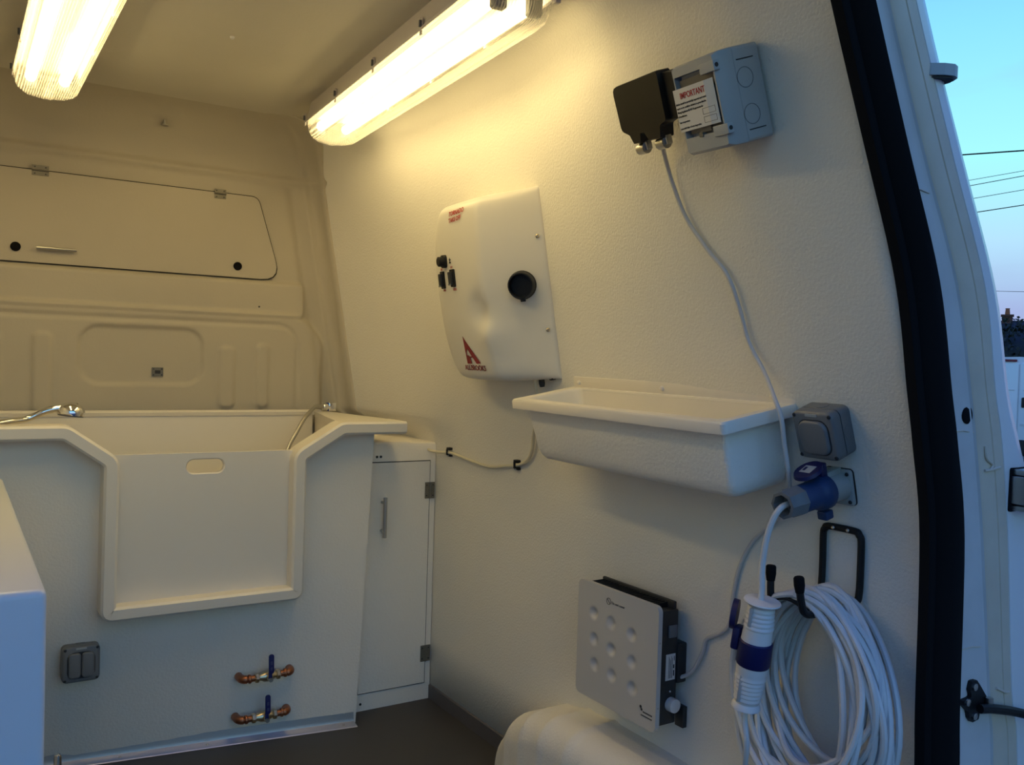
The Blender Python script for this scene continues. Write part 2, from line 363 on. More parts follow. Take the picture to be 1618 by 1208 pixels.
PILLAR = o = struct(b.obj('wall_rear_pillar', PAINTD, ang=40), 'white painted rear door pillar with a black plug')
b = MB()
b.loops([[(p1, .800, z), (p1 + .004, .797, z), (p1 + (f1 - p1) * .55, .794, z), (p1 + (f1 - p1) * .58, .798, z), (p1 + (f1 - p1) * .62, .794, z), (f1 - .002, .792, z), (f1, .800, z)] for z, s0, s1, p1, f1, b1 in FR], closed=False, cap0=False, cap1=False)
b.obj('seam_flange', SEALANT, o, ang=40)
b = MB()
b.loops([[(f1, .800, z), (f1 + .003, .793, z), (f1 + (b1 - f1) * .45, .791, z), (f1 + (b1 - f1) * .80, .793, z), (f1 + (b1 - f1) * .95, .800, z), (b1, .815, z), (b1 + .006, .86, z), (skin(b1 + .01, 1.0, z), 1.0, z), (skin(b1 + .02, 1.3, z), 1.3, z), (skin(b1 + .02, 1.7, z), 1.7, z), (skin(b1 + .02, 1.9, z), 1.9, z), (skin(b1 + .02, 2.3, z), 2.3, z), (skin(b1 + .02, 3.0, z), 3.0, z)] for z, s0, s1, p1, f1, b1 in FR], closed=False, cap0=False, cap1=False)
b.obj('body_panel', PAINT, o, ang=50)
b = MB(); b.lathe([(.0138, 0), (.0138, .002), (.010, .0035)], (1.359, .8045, 1.034), (0, -1, 0), 20); b.obj('rubber_plug', RUBBER, o)
# horizontal seams on the pillar
for z, xa, xb in ((1.37, 1.184, 1.240), (1.01, 1.320, 1.380), (0.66, 1.375, 1.428)):
    b = MB(); b.tube([(xa, .806, z - .002), ((xa + xb) / 2, .8035, z), (xb, .803, z - .004)], .0012, 6); b.obj('panel_seam', SEALANT, o)

# the two rear doors, swung open out of view, added to hold back sky light (the check strap on the right runs to one of them)
for k, (xd, sg) in enumerate(((1.66, 1), (-.62, -1))):
    b = MB(); b.box(xd - .02, xd + .02, -.02, .76, -.32, 1.72, .012, 3); o = b.obj('door_%d' % (k + 1), PAINT); struct(o, 'unseen white rear door swung open beside the opening, blocking side sky')
    xi_ = xd - sg * .02
    b = MB()
    for z0, z1 in ((.05, .75), (.95, 1.55)): b.box(min(xi_, xi_ - sg * .012), max(xi_, xi_ - sg * .012), .08, .66, z0, z1, .005)
    b.obj('inner_panel', PLAST, o)
    b = MB(); b.box(min(xi_, xi_ - sg * .03), max(xi_, xi_ - sg * .03), .02, .06, .80, .90, .006); b.obj('door_latch', BLACK, o)
for pts_ in ([(1.398, .7945, .985), (1.402, .7935, .966), (1.418, .7925, .955), (1.413, .7925, .947)], [(1.400, .7945, .946), (1.413, .792, .947), (1.440, .7925, .950)], [(1.462, .7945, .585), (1.485, .7925, .575), (1.497, .7925, .573)]):
    b = MB(); b.tube(smooth_path(pts_, 5), .0022, 6); b.obj('sealer_bead', SEALANT, PILLAR)
# ------------------------------------------------------------------ open air behind: ground
b = MB(); b.box(-60, 140, -60, 140, -0.75, -0.60); struct(b.obj('ground', ASPH, smooth=False), 'dark tarmac outside the van')

# ------------------------------------------------------------------ ceiling lights
def light(name, label, cx, y0, x0, y1, x1):
    c = Vector(((x0 + x1) / 2, (y0 + y1) / 2, ZC)); v = Vector((x1 - x0, y1 - y0, 0))       # v runs towards the rear
    u = Vector((0, 0, -1)); u = v.cross(Vector((0, 0, -1))).normalized()                     # u x v = -z
    M = frame(c, u, v); ln = v.length; hl = ln / 2; hw = 0.078
    t = thing(name, label, 'ceiling light', M, 'twin tube ceiling lights')
    def outline(w, h, c_): return [(w, h - c_), (w - c_ * .3, h - c_ * .35), (w - c_, h), (-w + c_, h), (-w + c_ * .3, h - c_ * .35), (-w, h - c_), (-w, -h + c_), (-w + c_ * .3, -h + c_ * .35), (-w + c_, -h), (w - c_, -h), (w - c_ * .3, -h + c_ * .35), (w, -h + c_)]
    b = MB(); b.loops([[(x, y, z) for x, y in outline(hw - i, hl - i, .035)] for i, z in ((.012, 0), (.004, .048), (0, .049), (0, .056), (.006, .056), (.010, .040))], cap1=True)
    b.obj('housing', LHOUS, t)
    b = MB(); b.box(-.052, .052, -hl + .03, hl - .03, .041, .050, .002); b.obj('reflector', TRAY, t)
    ch = .05
    b = MB(); b.loops([[(x, y, z) for x, y in outline(hw - i, hl - i, ch)] for i, z in ((.0, .0565), (.0015, .0585), (.004, .080), (.010, .097), (.022, .110), (.040, .115))], cap0=False, cap1=True)
    b.obj('diffuser', DIFF, t, ang=50)
    for sx in (-1, 1):
        b = MB(); b.tube([(sx * .038, -hl + .062, .068), (sx * .038, hl - .062, .068)], .013, 14); b.obj('tube', TUBE, t)
        for sy in (-1, 1):
            b = MB(); b.rr(sx * .038, sy * (hl - .05), .030, .022, .006, .050, .094, e1=.006); b.obj('lamp_holder', GREYP, t)
    for k in range(5):
        yy = -hl + .03 + (ln - .06) * k / 4
        for sx in (-1, 1):
            b = MB(); b.box(sx * (hw - .004) - .003, sx * (hw - .004) + .005 * sx + .003, yy - .006, yy + .006, .030, .066, .002); cl = b.obj('clip', LHOUS, t)
            b = MB(); b.box(sx * (hw + .002) - .0025, sx * (hw + .002) + .0025, yy - .0022, yy + .0022, .036, .050); b.obj('clip_slot', GREYP, cl)
    return t
light('ceiling_light', 'lit twin tube ceiling light beside the right wall above the dryer', .925, 2.62, .965, 1.38, .885)
light('ceiling_light', 'lit twin tube ceiling light at the upper left above the bath', .203, 2.62, .203, 1.38, .203)
b = MB(); b.lathe([(.004, 0), (.004, .030), (.0115, .031), (.0115, .034), (.008, .035)], (.548, 2.895, 1.815), (0, 0, -1), 16); tag(b.obj('ceiling_plug', STEEL), 'small flat grey disc on the ceiling above the hatch', 'plug')
b = MB(); b.lathe([(.006, 0), (.005, .004), (.002, .006)], (.556, 2.16, ZC), (0, 0, -1), 12); tag(b.obj('ceiling_screw_cap', WPLAST), 'tiny white screw cap on the ceiling between the two lights', 'cap')

# ------------------------------------------------------------------ overhead hatch on the bulkhead
t = thing('overhead_hatch', 'wide white overhead hatch with steel hinges on the bulkhead', 'hatch', facing(0.3, YB - .003, 1.34))
pts = [(-.62, .0), (.634, .0), (.552, .266), (-.62, .266)]
def off(p, d): return [(p[0][0] - d, p[0][1] - d), (p[1][0] + d * 1.2, p[1][1] - d), (p[2][0] + d * .8, p[2][1] + d), (p[3][0] - d, p[3][1] + d)]
b = MB(); b.poly(round_poly(off(pts, .0028), (.01, .05, .032, .01)), 0, .0045); b.obj('gap_shadow_frame', DARKGAP, t, smooth=False)
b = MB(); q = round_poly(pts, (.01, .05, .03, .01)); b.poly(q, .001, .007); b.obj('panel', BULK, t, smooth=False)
def hinge(parent, x, y, z, w, h, vert=False):
    b = MB(); b.rr(x, y, w, h, .001, z, z + .0016); hg = b.obj('hinge', HINGEM, parent)
    b = MB()
    if vert: b.cyl((x, y - h / 2, z + .0025), (x, y + h / 2, z + .0025), .0028, 8)
    else: b.cyl((x - w / 2, y, z + .0025), (x + w / 2, y, z + .0025), .0028, 8)
    b.obj('knuckle', HINGEM, hg)
    for sx in (-1, 1):
        for sy in (-1, 1): screw(hg, x + sx * w * .32, y + sy * h * .32, z + .0015, .002, GREYD)
    return hg
hinge(t, .218 - .3, .266, .007, .044, .030); hinge(t, .730 - .3, .262, .007, .036, .030)
for x, z in ((.158, 1.381), (.790, 1.376)):
    b = MB(); b.lathe([(.0135, 0), (.0135, .004), (.011, .007), (.006, .007)], (x - .3, z - 1.34, .006), (0, 0, 1), 20); b.obj('push_latch', RUBBER, t)
b = MB(); b.tube([(-.09, .042, .02), (.015, .042, .02)], .0045, 10)
for x in (-.075, 0.0): b.cyl((x, .042, .006), (x, .042, .02), .0035, 8)
b.obj('bar_handle', STEEL, t)
# little plate in the recess
t = thing('wall_plate', 'small square steel plate in the bulkhead recess behind the bath', 'plate', facing(.548, 2.928, 1.028))
b = MB(); b.rr(0, 0, .034, .028, .001, 0, .003); b.obj('plate', HINGEM, t)
b = MB(); b.rr(0, 0, .016, .010, .001, .003, .004); b.obj('latch_slot', GREYD, t)
for sx in (-1, 1):
    for sy in (-1, 1): screw(t, sx * .012, sy * .009, .003, .002, GREYD)
for x, z in ((.11, 1.262), (.86, 1.248)):
    b = MB(); b.lathe([(.003, 0), (.002, .002)], (x, 2.928, z), (0, -1, 0), 8); tag(b.obj('bulkhead_screw', GREYD), 'tiny dark screw in the bulkhead rail, ' + ('left of the two' if x < .5 else 'right of the two'), 'screw', 'bulkhead rail screws')

# ------------------------------------------------------------------ bath
def box_y(x, z): return 2.47 + max(0, (.45 - z) / .45) * .11 * max(0, min(1.05, (1.04 - x) / .79))
t = thing('dog_bath', 'large white bath with a drop front gate and thick rim before the bulkhead', 'bath', (0.6, 2.47, 0))
T0 = Vector((.6, 2.47, 0))
def W(p): return Vector(p) - T0
b = MB()
def top_z(x): return .89 if x < .245 or x > .955 else (.89 - (x - .245) / .10 * .075 if x < .5 else .815 + (x - .83) / .125 * .075)
xs_l = [XL, -.2, 0, .12, .245, .295, .345]; n = len(xs_l)
for X in (xs_l,):
    rings = [[W((x, box_y(x, top_z(x) * k / 10), top_z(x) * k / 10)) for x in X] for k in range(11)]; b.loops(rings, closed=False, cap0=False, cap1=False)
rings = [[W((.345 + .485 * i / 8, box_y(.345 + .485 * i / 8, .44 * k / 6), .44 * k / 6)) for i in range(9)] for k in range(7)]; b.loops(rings, closed=False, cap0=False, cap1=False)
def xr(z): return 1.043 + z / .88 * .037
rings = []
for k in range(11):
    row = []
    for i in range(7):
        f = i / 6; x = .83 + .25 * f; zt = top_z(x); z = zt * k / 10; row.append(W((min(.83 + (xr(z) - .83) * f, 1.085), box_y(x, z), z)))
    row.append(row[-1] + Vector((0, .42, 0))); rings.append(row)
b.loops(rings, closed=False, cap0=False, cap1=False)
b.obj('front_panel', WALLB, t, ang=30)
# rim swept along the front
path = round_poly([(XL, .888), (.243, .888), (.348, .812), (.345, .428), (.832, .428), (.832, .812), (.957, .888), (1.155, .888)], [0, .03, .03, .012, .012, .03, .03, 0], 4)
sec = [(-.018, .012), (-.012, .018), (.012, .018), (.018, .012), (.018, -.03), (.018, -.055), (-.018, -.055)]   # (across, towards the camera)
rings = []
for i, p in enumerate(path):
    a = Vector(path[max(i - 1, 0)]); c = Vector(path[min(i + 1, len(path) - 1)]); d1 = (Vector(p) - a); d2 = (c - Vector(p))
    d1 = d1.normalized() if d1.length > 1e-6 else d2.normalized(); d2 = d2.normalized() if d2.length > 1e-6 else d1
    tn = (d1 + d2).normalized(); nr = Vector((-tn.y, tn.x)); k = 1 / max(.5, nr.dot(Vector((-d1.y, d1.x))))
    rings.append([W((p[0] + nr.x * s * k, 2.42 - f, p[1] + nr.y * s * k)) for s, f in sec])
b = MB(); b.loops(rings); b.obj('rim', PLAST, t, ang=40)
# flat flange at the right of the basin and inner basin
b = MB(); b.loops([[W(p) for p in ((.957, 2.474, z), (1.156, 2.474, z), (1.085, 2.885, z), (1.04, 2.885, z))] for z in (.888, .906)]); b.obj('side_flange', PLAST, t, ang=30)
b = MB()
prof = [(2.872, .905), (2.865, .80), (2.85, .56), (2.82, .52), (2.75, .51), (2.60, .505), (2.52, .51), (2.485, .53)]
b.loops([[W((x, y, z)) for y, z in prof] for x in (XL + .02, .3, .7, 1.03)], closed=False, cap0=False, cap1=False)
b.grid(lambda u, v_: W((.968 + .072 * u, 2.478 + .397 * u, .50 + .403 * v_)), 4, 4)
b.obj('basin', PLAST, t, ang=40)
b = MB(); b.loops([[W((XL, y, z)) for y, z in ((2.868, .895), (2.892, .895), (2.892, .912), (2.872, .912), (2.866, .906))], [W((1.06, y, z)) for y, z in ((2.868, .895), (2.892, .895), (2.892, .912), (2.872, .912), (2.866, .906))]]); b.obj('back_rim', PLAST, t)
# gate with the hand slot
def ring_pts(k, n, inner):
    return k
gx0, gx1, gz0, gz1 = .356, .822, .436, .826; sx_, sz_, sw, sh = .585, .790, .097, .036
N = 40
hole = rrect(sx_, sz_, sw, sh, sh / 2, N // 4 - 1)
outer = []
for x, z in hole:
    dx, dz = x - sx_, z - sz_; k = 1e9
    if dx > 1e-6: k = min(k, (gx1 - sx_) / dx)
    if dx < -1e-6: k = min(k, (gx0 - sx_) / dx)
    if dz > 1e-6: k = min(k, (gz1 - sz_) / dz)
    if dz < -1e-6: k = min(k, (gz0 - sz_) / dz)
    outer.append((sx_ + dx * k, sz_ + dz * k))
for cnr in ((gx1, gz1), (gx0, gz1), (gx0, gz0), (gx1, gz0)):
    j = min(range(len(outer)), key=lambda i: (outer[i][0] - cnr[0]) ** 2 + (outer[i][1] - cnr[1]) ** 2); outer[j] = cnr
b = MB()
hb = rrect(sx_, sz_, sw + .006, sh + .006, sh / 2 + .003, N // 4 - 1)
b.loops([[W((x, 2.462, z)) for x, z in hole], [W((x, 2.462, z)) for x, z in outer], [W((x, 2.447, z)) for x, z in outer], [W((x, 2.447, z)) for x, z in hb], [W((x, 2.450, z)) for x, z in hole], [W((x, 2.462, z)) for x, z in hole]], cap0=False, cap1=False)
b.obj('gate', PLAST, t, ang=30)
# shower: head lying on the rim, hose and outlet
t = thing('hand_shower', 'chrome hand shower head resting on the left rim of the bath', 'shower head', (.26, 2.60, .905))
b = MB(); b.tube(smooth_path([(-.20, -.06, -.01), (-.13, -.03, .0), (-.09, 0, .004), (-.04, 0, .026), (.0, 0, .033), (.03, 0, .034)], 6), [.009] * 6 + [.0085] * 10 + [.010] * 10 + [.013] * 5, 12); b.obj('handle', CHROME, t)
b = MB(); b.lathe([(.010, .026), (.022, .022), (.031, .012), (.034, .002), (.033, -.006)], (.014, 0, .020), (.12, 0, 1), 24); h = b.obj('head', CHROME, t)
b = MB(); b.lathe([(.032, 0), (.031, -.004), (.02, -.005)], (.0135, 0, .0145), (.12, 0, 1), 24); b.obj('spray_face', GREYP, h)
t = thing('shower_hose', 'braided steel shower hose curving into the bath from a wall outlet', 'hose', (1.06, 2.87, .90))
b = MB(); b.tube(smooth_path([(-.005, -.01, .024), (-.028, -.022, .023), (-.060, -.065, .012), (-.093, -.10, -.010), (-.122, -.12, -.047), (-.152, -.13, -.097), (-.19, -.15, -.18), (-.25, -.18, -.32), (-.33, -.22, -.375)], 6), .0065, 10); b.obj('hose', HOSEM, t)
b = MB(); b.lathe([(.010, 0), (.012, .004), (.012, .016), (.009, .02)], (.002, -.008, .022), (1, .2, 0), 12); b.obj('hose_nut', CHROME, t)
b = MB(); b.box(.022, .048, -.012, .012, .008, .036, .002); b.obj('outlet_block', CHROME, t)
b = MB(); b.box(.019, .0235, -.0115, .0115, .009, .035, .001); b.obj('blue_band', mat('blue_collar', (.01, .05, .4), .4, mottle=.03), t)

# grey electrical boxes
def mech_box(t, w, h, dep, gangs):
    b = MB(); b.rr(0, 0, w, h, .012, 0, dep * .52, e0=.001, e1=.001); b.obj('back_box', GREYP, t)
    b = MB(); b.rr(0, 0, w - .002, h - .002, .011, dep * .52, dep * .56); b.obj('gasket', GREYD, t)
    b = MB(); b.rr(0, 0, w, h, .012, dep * .56, dep, e0=.001, e1=.006); b.obj('cover', GREYP, t)
    b = MB(); b.rr(0, -.002, w * .74, h * .74, .018, dep - .001, dep + .0006); b.obj('recess', GREYD, t)
    ww = w * .70 / gangs
    for k in range(gangs):
        b = MB(); b.rr((k - (gangs - 1) / 2) * ww, -.002, ww - .0012, h * .70, .016 if gangs == 1 else .009, dep - .001, dep + .0065, e1=.0045); b.obj('rocker', GREYP, t)
    for sx in (-1, 1):
        for sy in (-1, 1): screw(t, sx * w * .42, sy * h * .42, dep - .0015, .0036, GREYD)
    b = MB(); b.rr(0, h * .435, w * .28, h * .05, .001, dep - .001, dep + .001); lab = b.obj('top_tab', GREYS, t)
    b = MB(); b.lathe([(.011, 0), (.011, .0008)], (0, h / 2, dep * .27), (0, 1, 0), 18); b.obj('knockout', GREYP, t)
    b = MB(); b.lathe([(.011, 0), (.011, .0008)], (w / 2, 0, dep * .27), (1, 0, 0), 18); b.obj('knockout', GREYP, t)
yy = box_y(.289, .296)
t = thing('double_switch', 'grey weatherproof double switch low on the bath front', 'switch', facing(.293, yy, .296)); mech_box(t, .088, .092, .042, 2)
t = thing('single_switch', 'grey weatherproof single switch on the wall beside the sink end', 'switch', wall_frame(.992, 1.002)); mech_box(t, .084, .086, .046, 1)

# ball valves
for z, x, lab in ((.190, .769, 'upper of two blue handled ball valves on copper pipes under the bath'), (.073, .765, 'lower of two blue handled ball valves on copper pipes, nearer the floor')):
    yv = box_y(x, z)
    t = thing('ball_valve', lab, 'valve', facing(x, yv, z, .02), 'copper pipe ball valves')
    for sx in (-1, 1):
        L0 = [(sx * .071, 0, -.002), (sx * .0705, 0, .018), (sx * .066, 0, .030), (sx * .055, 0, .035), (sx * .030, 0, .035)]
        b = MB(); b.tube(smooth_path(L0, 5), [.0115] * 15 + [.0088] * 6, 12); b.lathe([(.0115, 0), (.0125, .002), (.0125, .005), (.0115, .007)], (sx * .047, 0, .035), (sx, 0, 0), 12); b.obj('copper_elbow', COPPER, t)
        b = MB(); b.lathe([(.0115, 0), (.0138, .002), (.0138, .010), (.0115, .012)], (sx * .036, 0, .035), (-sx, 0, 0), 6); b.obj('hex_nut', BRASS, t)
    b = MB(); b.lathe([(.010, -.028), (.0105, -.018), (.0145, -.011), (.0155, 0), (.0145, .011), (.0105, .018), (.010, .028)], (0, 0, .035), (1, 0, 0), 16); b.lathe([(.008, 0), (.008, .018)], (0, 0, .044), (0, 0, 1), 12); b.obj('valve_body', BRASS, t)
    b = MB(); b.box(-.0052, .0052, -.004, .020, .061, .0635, .001); b.rr(.0022, .042, .0145, .055, .0065, .0625, .0665, e1=.001); lv = b.obj('lever', BLUEH, t)
    b = MB(); b.rr(.0022, .045, .006, .010, .001, .0664, .0668); b.rr(.0022, .029, .006, .009, .001, .0664, .0668); b.obj('embossed_mark', mat('faded_lever_mark', (.05, .06, .16), .5, mottle=.05), lv)
    b = MB(); b.lathe([(.0062, 0), (.0062, .006)], (0, -.002, .0635), (0, 0, 1), 6); b.obj('spindle_nut', STEEL, t)

# aluminium angle at the foot of the bath
t = thing('floor_edge_strip', 'long aluminium angle strip along the foot of the bath', 'trim strip', (.6, 2.47, 0))
b = MB(); rings = []
for i in range(9):
    x = XL + (1.035 - XL) * i / 8; y = box_y(x, 0) - .001
    rings.append([W((x, y, .034)), W((x, y - .003, .034)), W((x, y - .005, .008)), W((x, y - .034, .0035)), W((x, y - .036, .0008)), W((x, y, .0008))])
b.loops(rings); b.obj('angle', ALU, t, ang=25)
for x in (.40, .62, 1.0, .1):
    b = MB(); b.lathe([(.0045, 0), (.0045, .001), (.003, .002)], W((x, box_y(x, 0) - .020, .0055)), (0, -.12, 1), 6); b.obj('screw', STEEL, t)

# corner cupboard
t = thing('corner_cupboard', 'narrow white cupboard with a bar handle in the corner beside the bath', 'cupboard', (1.2, 2.54, 0))
C0 = Vector((1.2, 2.54, 0))
b = MB(); rings = []
for x in (1.05, 1.14, 1.20, 1.26, 1.325):
    zt = .834 - .006 * (x > 1.22); rings.append([Vector((x, y, z)) - C0 for y, z in ((2.54, 0), (2.54, .4), (2.54, zt - .012), (2.545, zt - .003), (2.553, zt), (2.93, zt), (2.93, 0))])
b.loops(rings); b.obj('carcass', WALLB, t, ang=40)
M = facing(0, 0, 0)
def sub(name, parent, M):
    pass
def fc(b):   # rotate a mesh built as (u,v,n) into a rear-facing part of the current Empty
    b.v = [(p[0], -p[2], p[1]) for p in b.v]; return b
b = MB(); b.poly([(-.126, .053), (.106, .053), (.106, .771), (-.126, .771)], .0002, .0016); fc(b).obj('gap_shadow_frame', DARKGAP, t, smooth=False)
b = MB(); b.poly([(-.1235, .0558), (.1035, .0558), (.1035, .7685), (-.1235, .7685)], .0006, .0034); d = fc(b).obj('door', WALLB, t, smooth=False)
b = MB(); b.tube([(-.060, .540, .030), (-.060, .664, .030)], .0062, 12)
for z in (.558, .646): b.cyl((-.060, z, .003), (-.060, z, .030), .0042, 8)
fc(b).obj('bar_handle', STEEL, d)
for z in (.675, .150):
    b = MB(); b.rr(.1045, z, .034, .052, .001, .0035, .0052); hg = fc(b).obj('hinge', HINGEM, t)
    b = MB(); b.cyl((.1045, z - .026, .006), (.1045, z + .026, .006), .003, 8); fc(b).obj('knuckle', HINGEM, hg)
    for sx in (-1, 1):
        for sy in (-1, 1):
            b = MB(); b.lathe([(.0022, 0), (.0015, .001)], (.1045 + sx * .011, z + sy * .017, .0052), (0, 0, 1), 8); fc(b).obj('screw', GREYD, hg)
for x, z in ((-.079, .787), (-.066, .787), (-.113, .022)):
    b = MB(); b.lathe([(.0042, 0), (.0036, .0015), (.001, .002)], (x, z, .0005), (0, 0, 1), 10); fc(b).obj('screw', GREYD, t)

# ------------------------------------------------------------------ counter at the left
t = thing('counter_unit', 'white moulded counter block at the left edge, its end lit blue', 'counter', (-.17, 1.75, 0))
b = MB(); b.box(XL + .002 + .17, .106 + .17, 1.222 - 1.75, 2.30 - 1.75, .0, .80, .010, 4); b.obj('body', GELC, t, ang=60)
b = MB(); b.lathe([(.0085, 0), (.0085, .158), (.0075, .164), (.004, .166)], (.222, 2.25, .0), (0, 0, 1), 16); o = b.obj('floor_pin', CHROME); tag(o, 'short round metal pin standing on the floor beside the counter', 'pin')

# ------------------------------------------------------------------ dryer unit on the wall
t = thing('dryer_unit', 'white moulded dryer housing with red lettering on the wall below the light', 'dryer', wall_frame(2.03, 1.29))
prof = [(.222, 0.0), (.2215, .010), (.212, .022), (.185, .050), (.150, .086), (.116, .121), (.104, .1295), (.088, .1335), (.05, .1345), (0, .134), (-.06, .130), (-.12, .122), (-.16, .111), (-.19, .094), (-.21, .070), (-.219, .035), (-.222, 0)]
PP = smooth_path([(a, c, 0) for a, c in prof], 4)
rings = []
nv = 36
for j in range(nv + 1):
    t_ = -1 + 2 * j / nv; v = .238 * math.copysign(1 - (1 - abs(t_)) ** 1.6, t_) if abs(t_) > 0 else 0
    q = abs(v) / .238; sc_ = (1 - q ** 22) ** .25 if q < 1 else 0.0; sc_ = max(sc_, .16); bar = 1 - .10 * q * q; ring = []
    for P_ in PP:
        u = P_.x; n_ = P_.y * bar * sc_
        if u < 0: u = u * (1 - .30 * q ** 3)
        n_ += -.017 * math.exp(-((u - .080) / .035) ** 2 - ((v + .050) / .035) ** 2) + .009 * math.exp(-((u - .11) / .03) ** 2 - ((v + .115) / .03) ** 2)
        ring.append((u, v, max(n_, 0.0)))
    rings.append(ring)
b = MB(); b.loops(rings, closed=True); b.obj('housing', BLOWW, t, ang=50)
def front_n(u, v):
    q = abs(v) / .238; best = 0
    uu = u / (1 - .30 * q ** 3) if u < 0 else u
    for a, c in zip(PP[:-1], PP[1:]):
        if a.x >= uu >= c.x: best = a.y + (c.y - a.y) * (a.x - uu) / max(1e-6, a.x - c.x)
    return best * (1 - .10 * q * q) * max((1 - q ** 22) ** .25, .16)
def rot_at(u, v):
    e = .008
    return (math.atan2(front_n(u, v + e) - front_n(u, v - e), 2 * e), -math.atan2(front_n(u + e, v) - front_n(u - e, v), 2 * e), 0)
for s, u, v, sz, m_ in (('TORNADO', .012, .207, .0165, RED), ('TAKE OFF', .004, .190, .0155, RED)):
    text('lettering', s, sz, m_, t, (u, v, front_n(u, v) + .0018), (rot_at(u, v)[0], rot_at(u, v)[1], .05), shear=.12, bold=.0003)
for s, u, v, sz in (('OFF', -.106, .068, .009), ('OFF', -.036, .070, .009), ('FAN', -.098, .012, .009), ('HEAT', -.028, .012, .009)):
    text('switch_lettering', s, sz, RED, t, (u, v, front_n(u, v) + .001), rot_at(u, v))
lu, lv_ = .012, -.148
lg = bpy.data.objects.new('emblem', None)
def place_flat(b, name, m, u, v, lift=.0008):
    o = b.obj(name, m, t, smooth=False); o.location = (u, v, front_n(u, v) + lift); o.rotation_euler = rot_at(u, v); return o
b = MB()   # letter A emblem with a dog-shaped gap
k_ = .074 / 690
EM = lambda P: [((x - 500) * k_ * 1.25, (500 - y) * k_) for x, y in P]
b.poly(EM([(235, 140), (330, 280), (330, 450), (275, 540), (275, 600), (300, 620), (350, 615), (388, 660), (398, 740), (415, 820), (240, 822)]), 0, .0005)
b.poly(EM([(330, 280), (770, 805), (605, 818), (495, 668), (388, 665), (390, 640), (465, 635), (330, 450)]), 0, .0005)
place_flat(b, 'emblem', DRED, .014, -.150, .0014)
text('maker_lettering', 'ALLBROOKS', .020, DRED, t, (.014, -.196, front_n(.014, -.196) + .0012), rot_at(.014, -.196), bold=.0003)
for u, v in ((-.100, .040), (-.032, .042)):
    e = thing('x', '', '', Matrix()); bpy.data.objects.remove(e)
    b = MB(); b.rr(0, 0, .024, .046, .003, -.002, .004, e1=.001); o = place_flat(b, 'rocker_switch', BLACK, u, v)
    b = MB(); b.rr(-.002, 0, .016, .034, .002, .003, .011, e1=.002); o2 = b.obj('rocker', GREYD, o)
    b = MB(); b.rr(-.002, -.016, .015, .004, .001, .010, .0118); b.obj('rocker_lip', GREYP, o)
b = MB(); b.rr(0, 0, .030, .034, .009, -.002, .008, e1=.003); b.lathe([(.013, .006), (.013, .020), (.010, .022)], (.004, 0, 0), (0, 0, 1), 16); o = place_flat(b, 'control_knob', BLACK, -.076, .088)
b = MB(); b.tube([(-.001, .007, 0), (0, -.007, 0)], .0009, 6); b.tube([(-.005, .003, 0), (0, 0, 0), (.005, .003, 0)], .0009, 6); b.tube([(-.005, -.007, 0), (0, -.002, 0), (.005, -.007, 0)], .0009, 6); place_flat(b, 'fan_symbol', INK, -.042, .088)
# air outlet on the sloping face
iu, iv = .178, .004; ir = rot_at(iu, iv)
b = MB(); b.lathe([(.035, -.004), (.036, .004), (.034, .010), (.0325, .024), (.031, .030), (.028, .030), (.027, .006)], (0, 0, 0), (0, 0, 1), 28); o = place_flat(b, 'air_outlet', BLACK, iu, iv, 0); 
b = MB(); b.lathe([(.027, .002), (.027, .004)], (0, 0, 0), (0, 0, 1), 24); b.obj('dark_bore', RUBBER, o)
b = MB(); b.box(-.004, .008, -.040, -.031, .018, .028, .001); b.obj('outlet_tab', BLACK, o)
for u, v in ((.2135, .118), (.2135, -.112)):
    b = MB(); b.lathe([(.005, 0), (.005, .002), (.0025, .004)], (0, 0, 0), (0, 0, 1), 12); place_flat(b, 'screw', BRASS, u, v)
b = MB(); b.rr(.1985, -.2335, .014, .012, .004, .008, .020); b.lathe([(.008, 0), (.008, .012), (.006, .02)], (.16, -.237, .022), (0, -1, 0), 8); b.obj('cable_gland', GREYD, t)

# cream cable from the cupboard past two clips and up to the dryer
t = thing('cream_cable', 'cream cable running from the corner cupboard along the wall to the dryer', 'cable', (1.318, 2.05, .812))
K0 = Vector((1.318, 2.05, .812))
pts = [(1.296, 2.545, .806), (1.306, 2.515, .801), (1.315, 2.46, .803), (1.318, 2.42, .805), (1.318, 2.32, .797), (1.318, 2.20, .790), (1.318, 2.10, .803), (1.318, 2.04, .813), (1.315, 1.99, .832), (1.312, 1.965, .862), (1.305, 1.95, .90), (1.285, 1.905, .98), (1.262, 1.885, 1.04), (1.250, 1.872, 1.06)]
b = MB(); b.tube([p - K0 for p in smooth_path(pts, 7)], .0046, 10); b.obj('sheath', CABLEC, t)
for (y, z), lab in (((2.441, .807), 'black cable clip on the wall beside the cupboard'), ((2.050, .812), 'black cable clip on the wall by the left sink end')):
    t = thing('cable_clip', lab, 'clip', wall_frame(y, z), 'black cable clips')
    b = MB(); b.rr(0, .010, .020, .008, .002, 0, .012, e1=.002); b.rr(0, -.010, .020, .008, .002, 0, .010, e1=.002); b.rr(0, 0, .006, .018, .001, .012, .0165, e1=.001); b.obj('saddle', BLACK, t)
    screw(t, 0, -.0115, .010, .003, STEEL)

